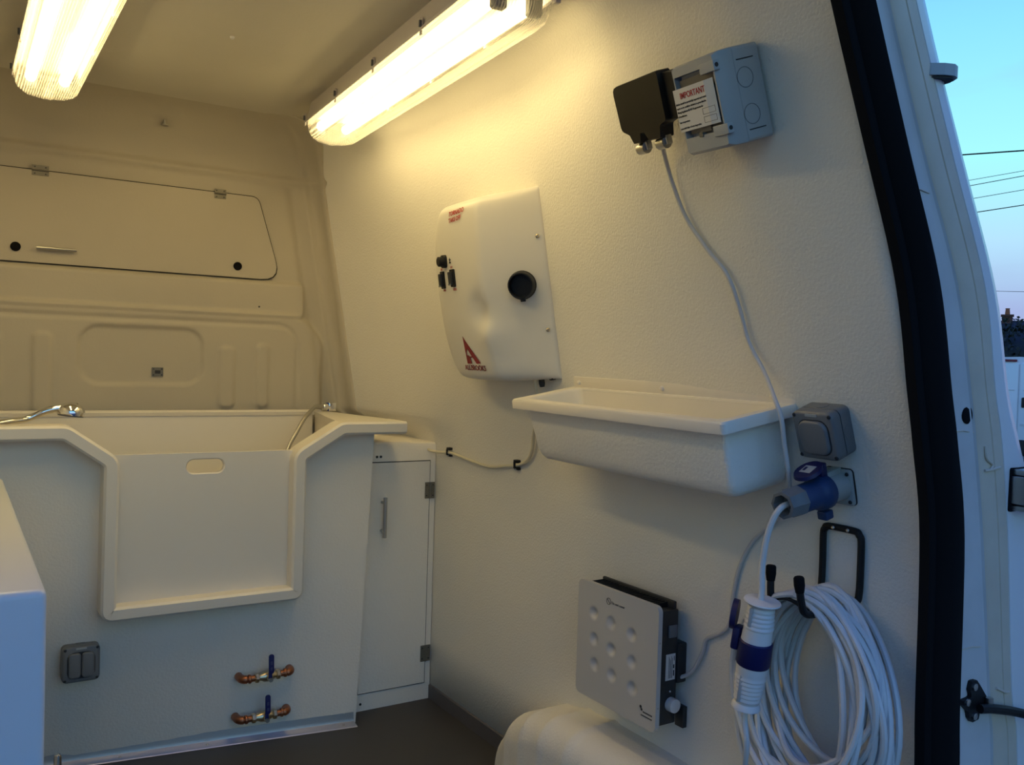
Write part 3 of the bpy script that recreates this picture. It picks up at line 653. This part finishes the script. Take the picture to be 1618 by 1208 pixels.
# ------------------------------------------------------------------ wall sink
# frame at the back edge, tilted with the wall: u = towards the rear, v = up, n = out
ysc = 1.41; zsk = 1.038
t = thing('wall_sink', 'long shallow white sink hung on the wall under the dryer', 'sink', frame((1.281, ysc, zsk), (-.036, -1, -.002), (-.185, 0, 1)))
hl, dp = .352, .182
def sink_ring(u0, u1, n0, n1, v, r):
    cx, cy = (u0 + u1) / 2, (n0 + n1) / 2
    return [(x, v, y) for x, y in rrect(cx, cy, u1 - u0, n1 - n0, r, 5)]
b = MB()
rings = [sink_ring(-hl + .026, hl - .024, .012, dp - .026, -.004, .010), sink_ring(-hl + .026, hl - .024, .008, dp - .024, -.014, .010), sink_ring(-hl + .034, hl - .029, .006, dp - .034, -.118, .014),
         sink_ring(-hl + .037, hl - .032, .006, dp - .038, -.134, .016), sink_ring(-hl + .043, hl - .038, .008, dp - .045, -.144, .018), sink_ring(-hl + .056, hl - .050, .012, dp - .058, -.149, .02)]
b.loops(rings, cap0=False); b.obj('body', SINKW, t, ang=50)
b = MB()
inn = [sink_ring(-hl + .026, hl - .026, .010, dp - .026, .000, .022), sink_ring(-hl + .033, hl - .033, .012, dp - .034, -.006, .022), sink_ring(-hl + .044, hl - .042, .014, dp - .046, -.10, .025), sink_ring(-hl + .07, hl - .07, .03, dp - .07, -.136, .03)]
b.loops(inn, cap0=False); b.obj('basin', PLAST, t, ang=50)
b = MB()
b.loops([sink_ring(-hl + .026, hl - .026, .010, dp - .026, .0, .022), sink_ring(-hl + .003, hl - .003, .002, dp - .003, .001, .008), sink_ring(-hl, hl, .0, dp, -.003, .008), sink_ring(-hl, hl, .0, dp, -.020, .008), sink_ring(-hl + .004, hl - .004, .002, dp - .004, -.021, .008), sink_ring(-hl + .03, hl - .03, .010, dp - .03, -.018, .02)], cap0=False, cap1=False); b.obj('rim', PLAST, t, ang=40)
b = MB(); b.box(-hl + .01, hl - .001, -.01, .026, -.004, .006, .002); b.obj('back_upstand', PLAST, t)
for u in (-.318, -.01, .30):
    b = MB(); b.lathe([(.0055, 0), (.005, .004), (.002, .006)], (u, .012, .006), (0, 0, 1), 12); b.obj('screw_cap', PLAST, t)

# ------------------------------------------------------------------ fuse box
t = thing('fuse_box', 'grey fuse box with an open black cover and warning card, high on the wall', 'fuse box', wall_frame(1.06, 1.53, 0, -.055))
b = MB(); b.rr(.018, .010, .116, .146, .006, 0, .050, e0=.001, e1=.002); b.obj('base', GREYL, t)
b = MB()
fo = round_poly([(-.040, -.063), (.076, -.063), (.076, .083), (-.040, .083)], .004, 2); win = [(-.031, -.034), (.067, -.034), (.067, .064), (-.031, .064)]
b.loops([[(x, y, .0505) for x, y in fo], [(x * .985 + .0003, y * .985, .075) for x, y in fo], [(x * .90 + .002, y * .93 + .0008, .085) for x, y in fo]], cap0=True, cap1=False)
fi = round_poly(win, .0015, 2)
b.loops([[(x * .90 + .002, y * .93 + .0008, .085) for x, y in fo], [(x, y, .085) for x, y in fi], [(x, y, .071) for x, y in fi]], cap0=False, cap1=True)
b.obj('front_cover', GREYL, t, ang=30)
b = MB(); b.rr(.018, .047, .092, .022, .001, .071, .078); b.obj('inner_strip', mat('brown_grey_strip', (.16, .145, .12), .5, mottle=.05), t)
b = MB(); b.rr(.018, -.022, .092, .014, .001, .071, .076); b.rr(.016, -.026, .030, .009, .001, .074, .081); b.rr(.010, -.0335, .009, .007, .001, .078, .087); b.obj('breaker_row', mat('brown_grey_strip', (.16, .145, .12), .5), t)
for u, v in ((.058, .062), (.062, -.034)):
    b = MB(); b.rr(u, v, .036, .016, .001, .078, .0885, e1=.001); lt = b.obj('cover_latch', GREYL, t)
    b = MB(); b.cyl((u + .0175, v, .083), (u + .0185, v, .083), .0035, 10); b.obj('latch_hole', GREYD, lt)
for v in (.034, -.022):
    b = MB(); b.loops([[(.0762, v + r * math.cos(2 * PI * k / 24), .034 + r * math.sin(2 * PI * k / 24)) for k in range(24)] for r in (.0160, .0150)], cap0=False, cap1=False)
    b2 = MB(); b2.lathe([(.016, 0), (.016, .0004), (.0148, .0004), (.0148, 0)], (.0759, v, .034), (1, 0, 0), 24); b2.obj('knockout', GREYP, t)
for v in (.062, -.045):
    b = MB(); b.box(.0755, .0766, v - .0008, v + .0008, .012, .045); b.obj('side_seam', GREYD, t)
# warning card in the window
b = MB(); b.poly([(-.040, -.022), (.064, -.022), (.064, .046), (-.040, .046)], .0858, .0864); cd = b.obj('warning_card', CARD, t, smooth=False)
b = MB(); b.poly([(.0415, -.0215), (.0638, -.0215), (.0638, .0458), (.0415, .0458)], .0864, .0866); b.obj('pale_blue_panel', mat('pale_blue_print', (.55, .62, .72), .55, mottle=.01), cd, smooth=False)
text('card_heading', 'IMPORTANT', .0135, RED, cd, (.009, .0335, .0867), sx=.86, bold=.0002)
for i, (s, w_) in enumerate((('allation should be periodically inspected and tested', .96), ('report on its condition obtained, as prescribed in', .96), ('Wiring Regulations BS 7671 Requirements for', .9), ('al Installations', 1.0))):
    text('card_text', s, .0047, INK, cd, (-.0385, .0225 - i * .0065, .0868), align='LEFT', sx=.86 * w_)
text('card_text', 'last inspection', .0047, INK, cd, (-.0375, -.0065, .0868), align='LEFT')
text('card_text', 'mmended date of next inspection', .0047, INK, cd, (-.0385, -.0165, .0868), align='LEFT', sx=.86)
for v in (.0005, -.0125):
    b = MB()
    for x0, x1, y0, y1 in ((.026, .058, v + .0045, v + .005), (.026, .058, v - .0045, v - .004), (.026, .0265, v - .0045, v + .005), (.0575, .058, v - .0045, v + .005)): b.poly([(x0, y0), (x1, y0), (x1, y1), (x0, y1)], .0866, .0868)
    b.obj('entry_box', INK, cd, smooth=False)
# open smoked cover
cvr = round_poly([(-.2185, .008), (-.196, -.003), (-.188, -.020), (-.166, -.020), (-.162, -.004), (-.150, -.004), (-.140, -.020), (-.104, -.022), (-.098, .0), (-.078, .004), (-.076, .088), (-.220, .088)], [.012, .008, .004, .004, .004, .004, .004, .004, .008, .004, .008, .014], 3)
b = MB(); b.loops([[(x, y, .056) for x, y in cvr], [(x, y, .078) for x, y in cvr], [(x * .985 - .002, y * .97 + .0012, .084) for x, y in cvr]]); cv = b.obj('hinged_cover', BLACKG, t, ang=40)
b = MB(); b.loops([[(x, y, .050) for x, y in ((-.079, .006), (-.040, .000), (-.038, .078), (-.077, .084))], [(x, y, .074) for x, y in ((-.079, .006), (-.046, .002), (-.044, .076), (-.077, .082))]]); b.obj('hinge_strip', BLACK, cv)
for u in (-.180, -.118):
    b = MB(); b.tube([(u - .012, -.030, .070), (u + .010, -.030, .070)], .0105, 12); b.box(u + .010, u + .016, -.034, -.018, .062, .074, .001); b.obj('cover_catch', STEEL, cv)

# thin grey cable from the fuse box, past the sink end, down to the heater
t = thing('thin_cable', 'thin pale cable hanging from the fuse box past the sink to the heater', 'cable', (1.121, 1.258, 1.486)); K0 = Vector((1.121, 1.258, 1.486))
pts = [(1.068, 1.222, 1.515), (1.088, 1.236, 1.495), (1.117, 1.255, 1.47), (1.135, 1.254, 1.43), (1.155, 1.238, 1.371), (1.170, 1.195, 1.31), (1.182, 1.155, 1.262), (1.203, 1.142, 1.20), (1.221, 1.135, 1.144), (1.225, 1.10, 1.09), (1.200, 1.052, 1.045), (1.199, 1.036, 1.016), (1.208, 1.035, .971), (1.222, 1.035, .916), (1.255, 1.06, .87), (1.30, 1.12, .825), (1.318, 1.156, .80), (1.3225, 1.20, .762), (1.3225, 1.232, .706), (1.3225, 1.247, .64), (1.3225, 1.252, .59), (1.3225, 1.275, .562), (1.321, 1.312, .540), (1.32, 1.322, .51), (1.318, 1.345, .466), (1.314, 1.372, .444), (1.305, 1.395, .438)]
b = MB(); b.tube([p - K0 for p in smooth_path(pts, 6)], .0042, 8); b.obj('sheath', CABLEG, t)

# ------------------------------------------------------------------ inlet socket and blue plug
t = thing('inlet_socket', 'pale grey inlet socket with a raised navy lid under the switch', 'socket', wall_frame(.993, .90))
b = MB(); b.rr(0, 0, .056, .066, .007, 0, .003); b.obj('gasket', BLACK, t)
b = MB(); b.rr(0, 0, .054, .064, .006, .003, .009, e1=.0015); b.obj('flange', GREYS, t)
ax = Vector((0, .07, 1)).normalized()
b = MB(); b.lathe([(.026, 0), (.025, .02), (.0245, .046), (.022, .047)], (0, .002, .006), ax, 24); b.box(-.010, .008, .018, .036, .006, .050, .002); b.obj('socket_body', GREYS, t)
for sx in (-1, 1):
    for sy in (-1, 1): screw(t, sx * .020, sy * .025, .009, .0034, GREYD)
hd = Vector((0, .30, 1)).normalized()
b = MB(); rr_ = []
for k in range(20):
    a = 2 * PI * k / 20; rr_.append((.0235 * math.cos(a), .047 - .26 * (.026 * math.sin(a)), .080 + .026 * math.sin(a)))
b.loops([rr_, [(x * .93, y + .006, z) for x, y, z in rr_]]); b.box(-.010, .010, .030, .056, .044, .060, .002); ld = b.obj('lid', NAVY, t)
b = MB(); b.loops([[(x, .0533 - .26 * (z - .080), z) for x, z in ((-.011, .070), (.011, .070), (.011, .090), (-.011, .090))], [(x, .0537 - .26 * (z - .080), z) for x, z in ((-.011, .070), (.011, .070), (.011, .090), (-.011, .090))]]); b.obj('rating_label', GREYL, ld)
b = MB(); b.loops([[(x, .0538 - .26 * (z - .080), z) for x, z in ((-.008, .075), (-.003, .075), (-.003, .085), (-.008, .085))], [(x, .0541 - .26 * (z - .080), z) for x, z in ((-.008, .075), (-.003, .075), (-.003, .085), (-.008, .085))]]); b.obj('label_mark', NAVY, ld)
S0 = t.matrix_world.copy()
t = thing('blue_plug', 'blue plug pushed into the inlet socket with a grey gland nut', 'plug', S0 @ Matrix.Translation((0, 0, 0)))
pa = Vector((0, .002, .006))
def pl(b, prof, seg=24, m=None, nm=None): b.lathe(prof, pa, ax, seg); return b
b = MB(); pl(b, [(.0285, .040), (.0305, .043), (.0305, .060), (.027, .066), (.0245, .074), (.024, .105), (.0215, .112)]); b.obj('plug_body', BLUEP, t)
b = MB(); b.box(-.010, .010, -.044, -.028, .042, .062, .003); b.obj('key_lug', BLUEP, t)
b = MB(); pl(b, [(.0215, .106), (.0262, .108), (.0262, .122), (.0245, .126), (.0235, .146), (.0185, .147), (.0165, .124)], 8); b.obj('gland_nut', GREYP, t)
gl_end = S0 @ (pa + ax * .142)

# white lead from the plug to the coupling
c_top = Vector((1.150, 1.018, .712)); c_bot = Vector((1.150, 1.046, .524))
t = thing('plug_lead', 'white lead dropping from the blue plug to the white coupling', 'cable', gl_end); K0 = Vector(gl_end)
g0 = S0 @ (pa + ax * .125)
b = MB(); b.tube([p - K0 for p in smooth_path([g0, gl_end + Vector((-.004, .002, -.004)), gl_end + Vector((-.012, .010, -.022)), (1.148, 1.012, .82), (1.148, 1.020, .770), (1.149, 1.020, .735), (1.150, 1.022, .70)], 8)], .0053, 10); b.obj('sheath', CABLEW, t)

# in-line coupling
axc = (c_bot - c_top).normalized(); uu_ = Vector((.35, -.94, 0)); uu_ = (uu_ - axc * uu_.dot(axc)).normalized(); fr_ = frame(c_top, uu_, -axc)
t = thing('cable_coupling', 'white ribbed cable coupling with a navy collar hanging beside the coil', 'cable connector', fr_)
L_ = (c_bot - c_top).length
pr = [(.013, -.001), (.030, 0), (.031, .002), (.027, .005), (.021, .010)]
for k in range(5): d = .012 + k * .0075; pr += [(.0212 + k * .0007, d), (.0228 + k * .0007, d + .002), (.0228 + k * .0007, d + .0045), (.0212 + k * .0007, d + .006)]
pr += [(.0245, .054), (.0255, .074)]
b = MB(); b.lathe(pr, (0, 0, 0), (0, -1, 0), 28); b.obj('coupling_top', WPLAST, t)
b = MB(); b.lathe([(.0262, .070), (.0278, .072), (.0285, .110), (.0270, .113)], (0, 0, 0), (0, -1, 0), 28); b.obj('collar', NAVY, t)
pr = [(.0262, .110), (.0258, .128)]
for k in range(6): d = .132 + k * .0075; pr += [(.0250 - k * .0006, d), (.0258 - k * .0006, d + .002), (.0258 - k * .0006, d + .0045), (.0244 - k * .0006, d + .006)]
pr += [(.0205, L_ - .010), (.024, L_ - .004), (.0245, L_), (.012, L_ + .001)]
b = MB(); b.lathe(pr, (0, 0, 0), (0, -1, 0), 28); b.obj('coupling_base', WPLAST, t)
b = MB(); b.box(-.0105, -.0045, -.042, -.010, .0195, .0255, .001); b.box(-.0095, -.0035, -.175, -.128, .019, .0245, .001); b.obj('slot', GREYL, t)
b = MB(); rr_ = [(-.034 - .012 * (1 - math.cos(2 * PI * k / 18)) * .5, -.040 - .026 * math.sin(2 * PI * k / 18) , -.004 + .024 * math.cos(2 * PI * k / 18)) for k in range(18)]
b.loops([rr_, [(x - .010, y, z) for x, y, z in rr_]]); b.box(-.040, -.026, -.096, -.056, -.012, .012, .004); b.obj('collar_flap', NAVY, t)

# hook on the wall
t = thing('cable_hook', 'black two pronged wall hook carrying the coiled white cable', 'hook', (1.32, .996, .76)); K0 = Vector((1.32, .996, .76))
ya, yb = .957, 1.035
loop_ = [(1.187, yb, .745), (1.189, yb, .712), (1.196, yb, .700), (1.22, yb, .698), (1.28, yb, .70), (1.312, yb, .705), (1.319, yb, .72), (1.320, yb, .76), (1.319, yb, .808), (1.318, yb - .004, .818), (1.318, yb - .012, .8235), (1.318, ya + .012, .8235), (1.318, ya + .004, .818), (1.319, ya, .808), (1.320, ya, .76), (1.319, ya, .72), (1.312, ya, .705), (1.28, ya, .70), (1.205, ya, .698), (1.183, ya, .702), (1.174, ya, .715), (1.165, ya, .748)]
b = MB(); b.tube([p - K0 for p in smooth_path(loop_, 5)], .0062, 10); b.obj('bent_rod', BLACK, t)
for x, y, z, dx in ((1.187, yb, .738, 0), (1.1675, ya, .738, -.004)):
    b = MB(); b.lathe([(.0070, 0), (.0076, .004), (.0088, .012), (.0086, .024), (.0072, .026)], Vector((x, y, z)) - K0, (dx, 0, .026), 14); b.obj('rubber_cap', RUBBER, t)
b = MB(); b.loops([[Vector((x, yb - .003 - (yb - ya - .006) * i / 8, .703 + .010 * math.sin(PI * i / 8) + dz)) - K0 for x, dz in ((1.185, 0), (1.25, 0), (1.25, .003), (1.185, .003))] for i in range(9)]); b.obj('saddle', BLACK, t)
for y in (1.010, .980):
    b = MB(); b.lathe([(.0034, 0), (.002, .002)], Vector((1.312, y, .8235)) - K0, (-1, 0, 0), 10); b.obj('screw', STEEL, t)

# coil of white cable
t = thing('cable_coil', 'large hanging coil of white cable on the black hook', 'cable', (1.25, .996, .72)); K0 = Vector((1.25, .996, .72))
NL = 23; pts = []
rnd = [(random.uniform(-1, 1), random.uniform(-1, 1), random.uniform(-1, 1), random.uniform(-1, 1)) for _ in range(NL + 2)]
def lerp_r(f, i):
    k = int(f); a = f - k; a = a * a * (3 - 2 * a); return rnd[k][i] * (1 - a) + rnd[k + 1][i] * a
per = 44
for j in range(NL * per + 1):
    f = j / per; th = 2 * PI * (f % 1.0); lay = f / NL
    lay2 = (lay * 2) % 1.0; up = lay > .5
    xt = (1.302 - .095 * lay2) if not up else (1.20 + .09 * lay2)
    a = .110 + .030 * lerp_r(f, 0) + (.010 if up else 0); bb = .163 + .034 * lerp_r(f, 1)
    ztop = .7135 + (.013 if up else .0) + .004 * lerp_r(f, 3)
    s_b = (1 - math.cos(th)) / 2
    y = .984 - a * math.sin(th) * (.78 + .22 * s_b ** .6 + .10 * math.sin(th) ** 2) - .02 * s_b + (.05 * lerp_r(f, 2) + (.055 * max(0, lerp_r(f, 1)) if up else 0)) * s_b
    z = ztop - bb * (1 - math.cos(th))
    x = xt - (.045 + .05 * lerp_r(f, 2) * .6) * s_b * (1 if xt > 1.24 else .35) + .012 * math.sin(2 * th + f)
    x = min(x, 1.318)
    pts.append(Vector((x, y, z)))
tail = [Vector((1.150, 1.047, .50)), Vector((1.151, 1.042, .46)), Vector((1.17, 1.06, .40)), Vector((1.2, 1.07, .34)), Vector((1.23, 1.04, .30))]
b = MB(); b.tube([p - K0 for p in pts], .0055, 8); b.obj('coiled_sheath', CABLEW, t)
b = MB(); b.tube([p - K0 for p in smooth_path([c_bot + Vector((0, 0, .004))] + tail + [pts[22]], 8)], .0052, 8); b.obj('tail', CABLEW, t)

# ------------------------------------------------------------------ heater
t = thing('wall_heater', 'slim square wall heater with a pale dimpled front above the wheel arch', 'heater', wall_frame(1.5, .46))
cu, cv_, hw_, hh_ = -.0095, .008, .138, .1315
dim = [(u + .004 * j - .002, v - .006 * i) for i, u in enumerate((-.086, -.024, .046)) for j, v in enumerate((.072, .014, -.042))]
def heat_pt(s, q):
    u = cu + hw_ * (2 * s - 1); v = cv_ + hh_ * (2 * q - 1); sd = rr_sd(u, v, cu, cv_, hw_, hh_, .012)
    n_ = .085
    for du, dv in dim: n_ -= .0075 * max(0, 1 - ((u - du) ** 2 + (v - dv) ** 2) / .016 ** 2) ** 1.5
    return (u, v, n_)
oc = rrect(cu, cv_, 2 * hw_, 2 * hh_, .012, 5)
b = MB()
G = 84
vs = {}; fl = []
for j in range(G + 1):
    for i in range(G + 1):
        p = heat_pt(i / G, j / G); sd = rr_sd(p[0], p[1], cu, cv_, hw_, hh_, .014)
        if sd > 0:
            # pull the corner back onto the rounding
            cx_ = cu + math.copysign(hw_ - .014, p[0] - cu); cy_ = cv_ + math.copysign(hh_ - .014, p[1] - cv_); d = Vector((p[0] - cx_, p[1] - cy_)).normalized() * .014; p = (cx_ + d.x, cy_ + d.y, p[2])
        vs[(i, j)] = len(b.v); b.v.append(p)
for j in range(G):
    for i in range(G): b.f.append((vs[(i, j)], vs[(i + 1, j)], vs[(i + 1, j + 1)], vs[(i, j + 1)]))
edge = [(i, 0) for i in range(G)] + [(G, j) for j in range(G)] + [(G - i, G) for i in range(G)] + [(0, G - j) for j in range(G)]
e2 = []
for k in edge: p = b.v[vs[k]]; e2.append(len(b.v)); b.v.append((p[0], p[1], .074))
for k in range(len(edge)): b.f.append((vs[edge[k]], vs[edge[(k + 1) % len(edge)]], e2[(k + 1) % len(edge)], e2[k]))
b.obj('front_plate', HEATF, t, ang=60)
b = MB(); b.box(cu - hw_ + .012, cu + hw_ - .006, cv_ - hh_ + .010, cv_ + hh_ - .012, .024, .074, .003); b.obj('casing', HEATD, t)
b = MB(); b.box(cu - hw_ + .022, cu + hw_ - .010, cv_ + hh_ - .018, cv_ + hh_ + .004, .026, .034, .003); b.obj('rear_lip', HEATD, t)
for k in range(22):
    u = cu - hw_ + .028 + k * .0102; b = MB(); b.box(u, u + .003, cv_ + hh_ - .016, cv_ + hh_ - .002, .034, .068); b.obj('vent_fin', BLACK, t, smooth=False)
b = MB(); b.box(cu + hw_ - .030, cu + hw_ - .002, -.03, .055, 0, .026, .004); b.obj('cable_box', HEATD, t); b = MB(); b.box(cu + hw_ - .02, cu + hw_ + .004, -.125, -.080, 0, .012, .001); b.obj('wall_bracket', HEATD, t)
sxp = cu + hw_ - .006
b = MB(); b.box(sxp, sxp + .004, .070, .096, .030, .052, .001); b.obj('side_switch', GREYP, t)
b = MB(); b.box(sxp, sxp + .0006, -.020, .035, .030, .056); lb = b.obj('rating_label', CARD, t)
b = MB()
for k in range(5): b.box(sxp + .0006, sxp + .0009, -.016, .030 - .004 * (k % 3), .0475 - k * .0024, .0483 - k * .0024)
b.box(sxp + .0006, sxp + .0009, -.012, .000, .0325, .0355); b.box(sxp + .0006, sxp + .0009, .004, .012, .0325, .036); b.box(sxp + .0006, sxp + .0009, .020, .030, .0325, .034); b.obj('label_print', INK, lb)
b = MB(); b.lathe([(.0148, 0), (.0148, .004), (.0142, .016), (.012, .0175)], (sxp, -.071, .040), (1, 0, 0), 24); kn = b.obj('thermostat_knob', WPLAST, t)
b = MB(); b.lathe([(.002, 0), (.0015, .002)], (sxp, -.044, .042), (1, 0, 0), 10); b.obj('indicator_lamp', WPLAST, t)
for v in (.064, -.072):
    b = MB(); b.lathe([(.002, 0), (.0015, .001)], (cu + hw_, v, .079), (1, 0, 0), 8); b.obj('screw', STEEL, t)
b = MB(); b.tube([(-.036 + .0072 * math.cos(2 * PI * k / 20), .112 + .0072 * math.sin(2 * PI * k / 20), .0853) for k in range(20)], .0006, 6, closed=True); b.tube([(-.041, .117, .0855), (-.031, .107, .0855)], .0006, 6); b.obj('warning_symbol', INK, t)
text('heater_lettering', 'Do not cover', .0082, INK, t, (-.026, .111, .0854), align='LEFT')
b = MB(); b.lathe([(.0035, 0), (.0035, .0004)], (.082, -.082, .0852), (0, 0, 1), 7); b.lathe([(.003, 0), (.003, .0004)], (.085, -.087, .0852), (0, 0, 1), 7); b.obj('maker_mark', INK, t)
b = MB()
x = .090
for k in range(7): b.box(x, x + .003, -.0925 , -.0895, .0852, .0855); x += .0042
for k in range(9): b.box(.083 + k * .0040, .083 + k * .0040 + .003, -.100, -.0975, .0852, .0855)
b.obj('maker_line', INK, t)

# ------------------------------------------------------------------ door hardware at the rear pillar
t = bpy.data.objects.new('door_hinge', None); COL.objects.link(t); t.matrix_world = facing(1.500, .786, .912); t.parent = PILLAR; t['label'] = 'silver door hinge at the right edge'
for z0, z1 in ((.024, .034), (-.034, -.025)):
    b = MB(); b.box(-.026, .07, z0, z1, -.012, .030, .003); b.obj('hinge_leaf', STEEL, t)
b = MB(); b.rr(-.0235, 0, .009, .046, .002, -.006, .024, e1=.002); b.obj('hinge_plate', STEEL, t)
b = MB(); b.cyl((.02, -.023, .010), (.02, .023, .010), .022, 18); b.obj('hinge_barrel', STEEL, t)
b = MB(); b.rr(0, 0, .064, .072, .004, -.014, -.004); b.obj('hinge_recess', RUBBER, t)
t = thing('door_check_strap', 'black door check strap and bracket low on the rear pillar', 'door strap', facing(1.42, .802, .572))
b = MB(); b.poly(round_poly([(-.030, -.014), (-.044, -.002), (-.044, .006), (-.022, .008), (-.028, .020), (-.024, .034), (-.010, .034), (.002, .022), (.020, .002), (.024, -.012), (.004, -.014), (.0, -.032), (-.018, -.034), (-.026, -.026)], .004, 2), -.004, .004); b.obj('bracket', BLACK, t)
for u, v in ((-.017, .024), (-.035, .002), (-.014, -.024)):
    b = MB(); b.lathe([(.006, .004), (.006, .007), (.003, .008)], (u, v, 0), (0, 0, 1), 8); b.obj('bolt', STEEL, t)
b = MB(); b.tube(smooth_path([(-.012, -.010, .012), (.02, -.014, .018), (.08, -.028, .03), (.15, -.05, .07), (.222, -.075, .13)], 6), .0075, 10); b.obj('strap', BLACK, t)
b = MB(); b.cyl((.018, -.016, .010), (.018, .002, .010), .006, 12); b.obj('pivot_pin', STEEL, t)
t = thing('door_buffer', 'grey half round door buffer high on the rear body corner', 'buffer', (1.222, .785, 1.545))
b = MB(); pp = [(-.020, .028), (-.016, .006), (.0, -.006), (.016, -.012), (.030, -.008), (.038, .004), (.040, .020), (.034, .032)]
b.loops([[(x, y, z) for x, y in round_poly(pp, .004, 2)] for z in (-.011, .006)]); b.obj('buffer_body', GREYS, t)
b = MB(); b.loops([[(x * .8 + .002, y * .8 + .002, z) for x, y in round_poly(pp, .004, 2)] for z in (-.014, -.012)]); b.obj('buffer_pad', GREYD, t)

# ------------------------------------------------------------------ outside: parked van, house, tree, wires
vd = Vector((14.2, 7.6, 0)).normalized(); vu = Vector((vd.y, -vd.x, 0))           # vu = to the right as seen
t = thing('parked_van', 'white van parked outside, its rear doors seen past the pillar', 'van', frame((14.2, 7.58, -.60), vu, (0, 0, 1)))
# local: u right, v up, n towards the camera
b = MB(); sect = [(-.95, .45), (-.96, .9), (-.94, 1.4), (-.86, 1.86), (-.78, 1.95), (0, 1.985), (.78, 1.95), (.86, 1.86), (.94, 1.4), (.96, .9), (.95, .45)]
b.loops([[(x * s, y * (1 if s > .98 else .99), n_) for x, y in sect] for s, n_ in ((.985, 0), (1, -.06), (1, -4.2), (.9, -4.8))]); b.obj('body_shell', PAINT, t, ang=40)
for s in (-1, 1):
    b = MB(); b.rr(s * .435, 1.235, .855, 1.30, .03, .0, .025, e1=.008); d = b.obj('rear_door', PAINT, t)
    b = MB(); b.rr(s * .435, 1.46, .76, .012, .004, .022, .030); b.rr(s * .435, .92, .80, .035, .004, .020, .030); b.obj('door_crease', PAINTD, d)
    b = MB(); b.rr(s * .90, 1.0, .10, .55, .02, -.02, .02, e1=.01); b.obj('tail_lamp', TAIL, t)
    b = MB(); b.lathe([(.34, -.11), (.34, .11)], (s * .80, .34, -.85), (1, 0, 0), 24); b.lathe([(.34, -.11), (.34, .11)], (s * .80, .34, -3.9), (1, 0, 0), 24); b.obj('wheel', TYRE, t)
b = MB(); b.rr(-.13, 1.925, .19, .035, .012, -.01, .035, e1=.006); b.obj('brake_light', TAIL, t)
b = MB(); b.rr(0, .56, 1.86, .25, .04, -.05, .09, e1=.02); b.obj('bumper', BLACK, t)
b = MB(); b.rr(.07, 1.27, .05, .16, .02, .025, .05, e1=.01); b.obj('door_handle', BLACK, t)

hp = Vector((70.2, 38.6, 0)); hd_ = hp.normalized(); hu = Vector((hd_.y, -hd_.x, 0))
t = thing('far_house', 'distant dark roofed house with a brick chimney under the dusk sky', 'house', frame((hp.x, hp.y, -.60), hu, (0, 0, 1)))
b = MB(); b.box(-7, 7, 0, 3.4, -8, 0, 0); b.obj('house_wall', RENDER, t, smooth=False)
b = MB(); b.loops([[(x, y, n_) for y, n_ in ((3.2, .6), (6.15, -4), (3.2, -8.6))] for x in (-7.4, 7.4)]); b.obj('roof', SLATE, t, smooth=False)
b = MB(); b.rr(0, 6.05, .78, 1.05, .01, -4.5, -3.6); b.rr(0, 6.55, .95, .16, .01, -4.6, -3.5); ch_ = b.obj('chimney', BRICK, t)
b = MB(); b.lathe([(.16, 0), (.19, .1), (.15, .5), (.19, .55)], (0, 6.6, -4.05), (0, 1, 0), 12); b.obj('chimney_pot', TERRA, ch_)
b = MB()
for x in (-4, 3): b.rr(x, 1.8, 1.4, 1.2, .02, 0, .05)
b.obj('window_pane', mat('dark_window', (.02, .022, .03), .2), t)
# tree/hedge between house and van
tp = Vector((45.9, 24.3, 0)); t = thing('dark_tree', 'dark leafy tree behind the parked van', 'tree', (tp.x, tp.y, -.60))
b = MB(); b.tube(smooth_path([(0, 0, 0), (.1, 0, 1.2), (0, .1, 2.4)], 4), [.22] * 5 + [.14] * 4, 8); b.obj('trunk', BARK, t)
b = MB(); rr2 = random.Random(3)
for k in range(5200):
    a = rr2.uniform(0, 2 * PI); c = rr2.uniform(-.75, 1); r = (rr2.random() ** .35)
    px = 3.3 * r * math.cos(a) * math.sqrt(1 - c * c); py = 3.3 * r * math.sin(a) * math.sqrt(1 - c * c); pz = 2.45 + 2.0 * r * c + .25 * math.sin(3 * a)
    d1 = Vector((rr2.uniform(-1, 1), rr2.uniform(-1, 1), rr2.uniform(-1, 1))).normalized() * rr2.uniform(.10, .2); d2 = d1.cross(Vector((rr2.uniform(-1, 1), rr2.uniform(-1, 1), rr2.uniform(-1, 1)))).normalized() * .07
    p = Vector((px, py, pz)); b.add([p - d1, p + d2, p + d1, p - d2], [(0, 1, 2, 3)])
b.obj('crown', LEAFM, t, smooth=False)['kind'] = 'stuff'
b = MB(); bm_ = bmesh.new(); bmesh.ops.create_icosphere(bm_, subdivisions=3, radius=1)
b.add([(v.co.x * 2.7, v.co.y * 2.7, 2.35 + v.co.z * 1.55) for v in bm_.verts], [[v.index for v in f.verts] for f in bm_.faces]); bm_.free(); b.obj('inner_foliage', LEAFM, t)
WIRES = [((27.013, 16.277, 7.972), (28.457, 15.371, 8.143), .022, 'uppermost thick overhead wire against the sky'), ((27.123, 16.183, 7.181), (28.464, 15.346, 7.508), .008, 'faint second overhead wire from the top'),
         ((27.193, 16.135, 7.025), (28.466, 15.340, 7.349), .011, 'third overhead wire from the top'), ((27.298, 16.056, 6.631), (28.471, 15.323, 6.912), .009, 'fourth overhead wire from the top'),
         ((27.337, 16.018, 6.186), (28.477, 15.305, 6.435), .014, 'fifth overhead wire from the top, thicker than its neighbours'), ((27.719, 15.699, 3.707), (28.509, 15.201, 3.715), .007, 'lowest thin wire just above the far chimney')]
for a, c, r, lab in WIRES:
    a = Vector(a); c = Vector(c); d = (c - a); b = MB(); b.tube([a - d * 6, a, c, c + d * 6], r, 6); tag(b.obj('overhead_wire', RUBBER), lab, 'wire', 'overhead wires')
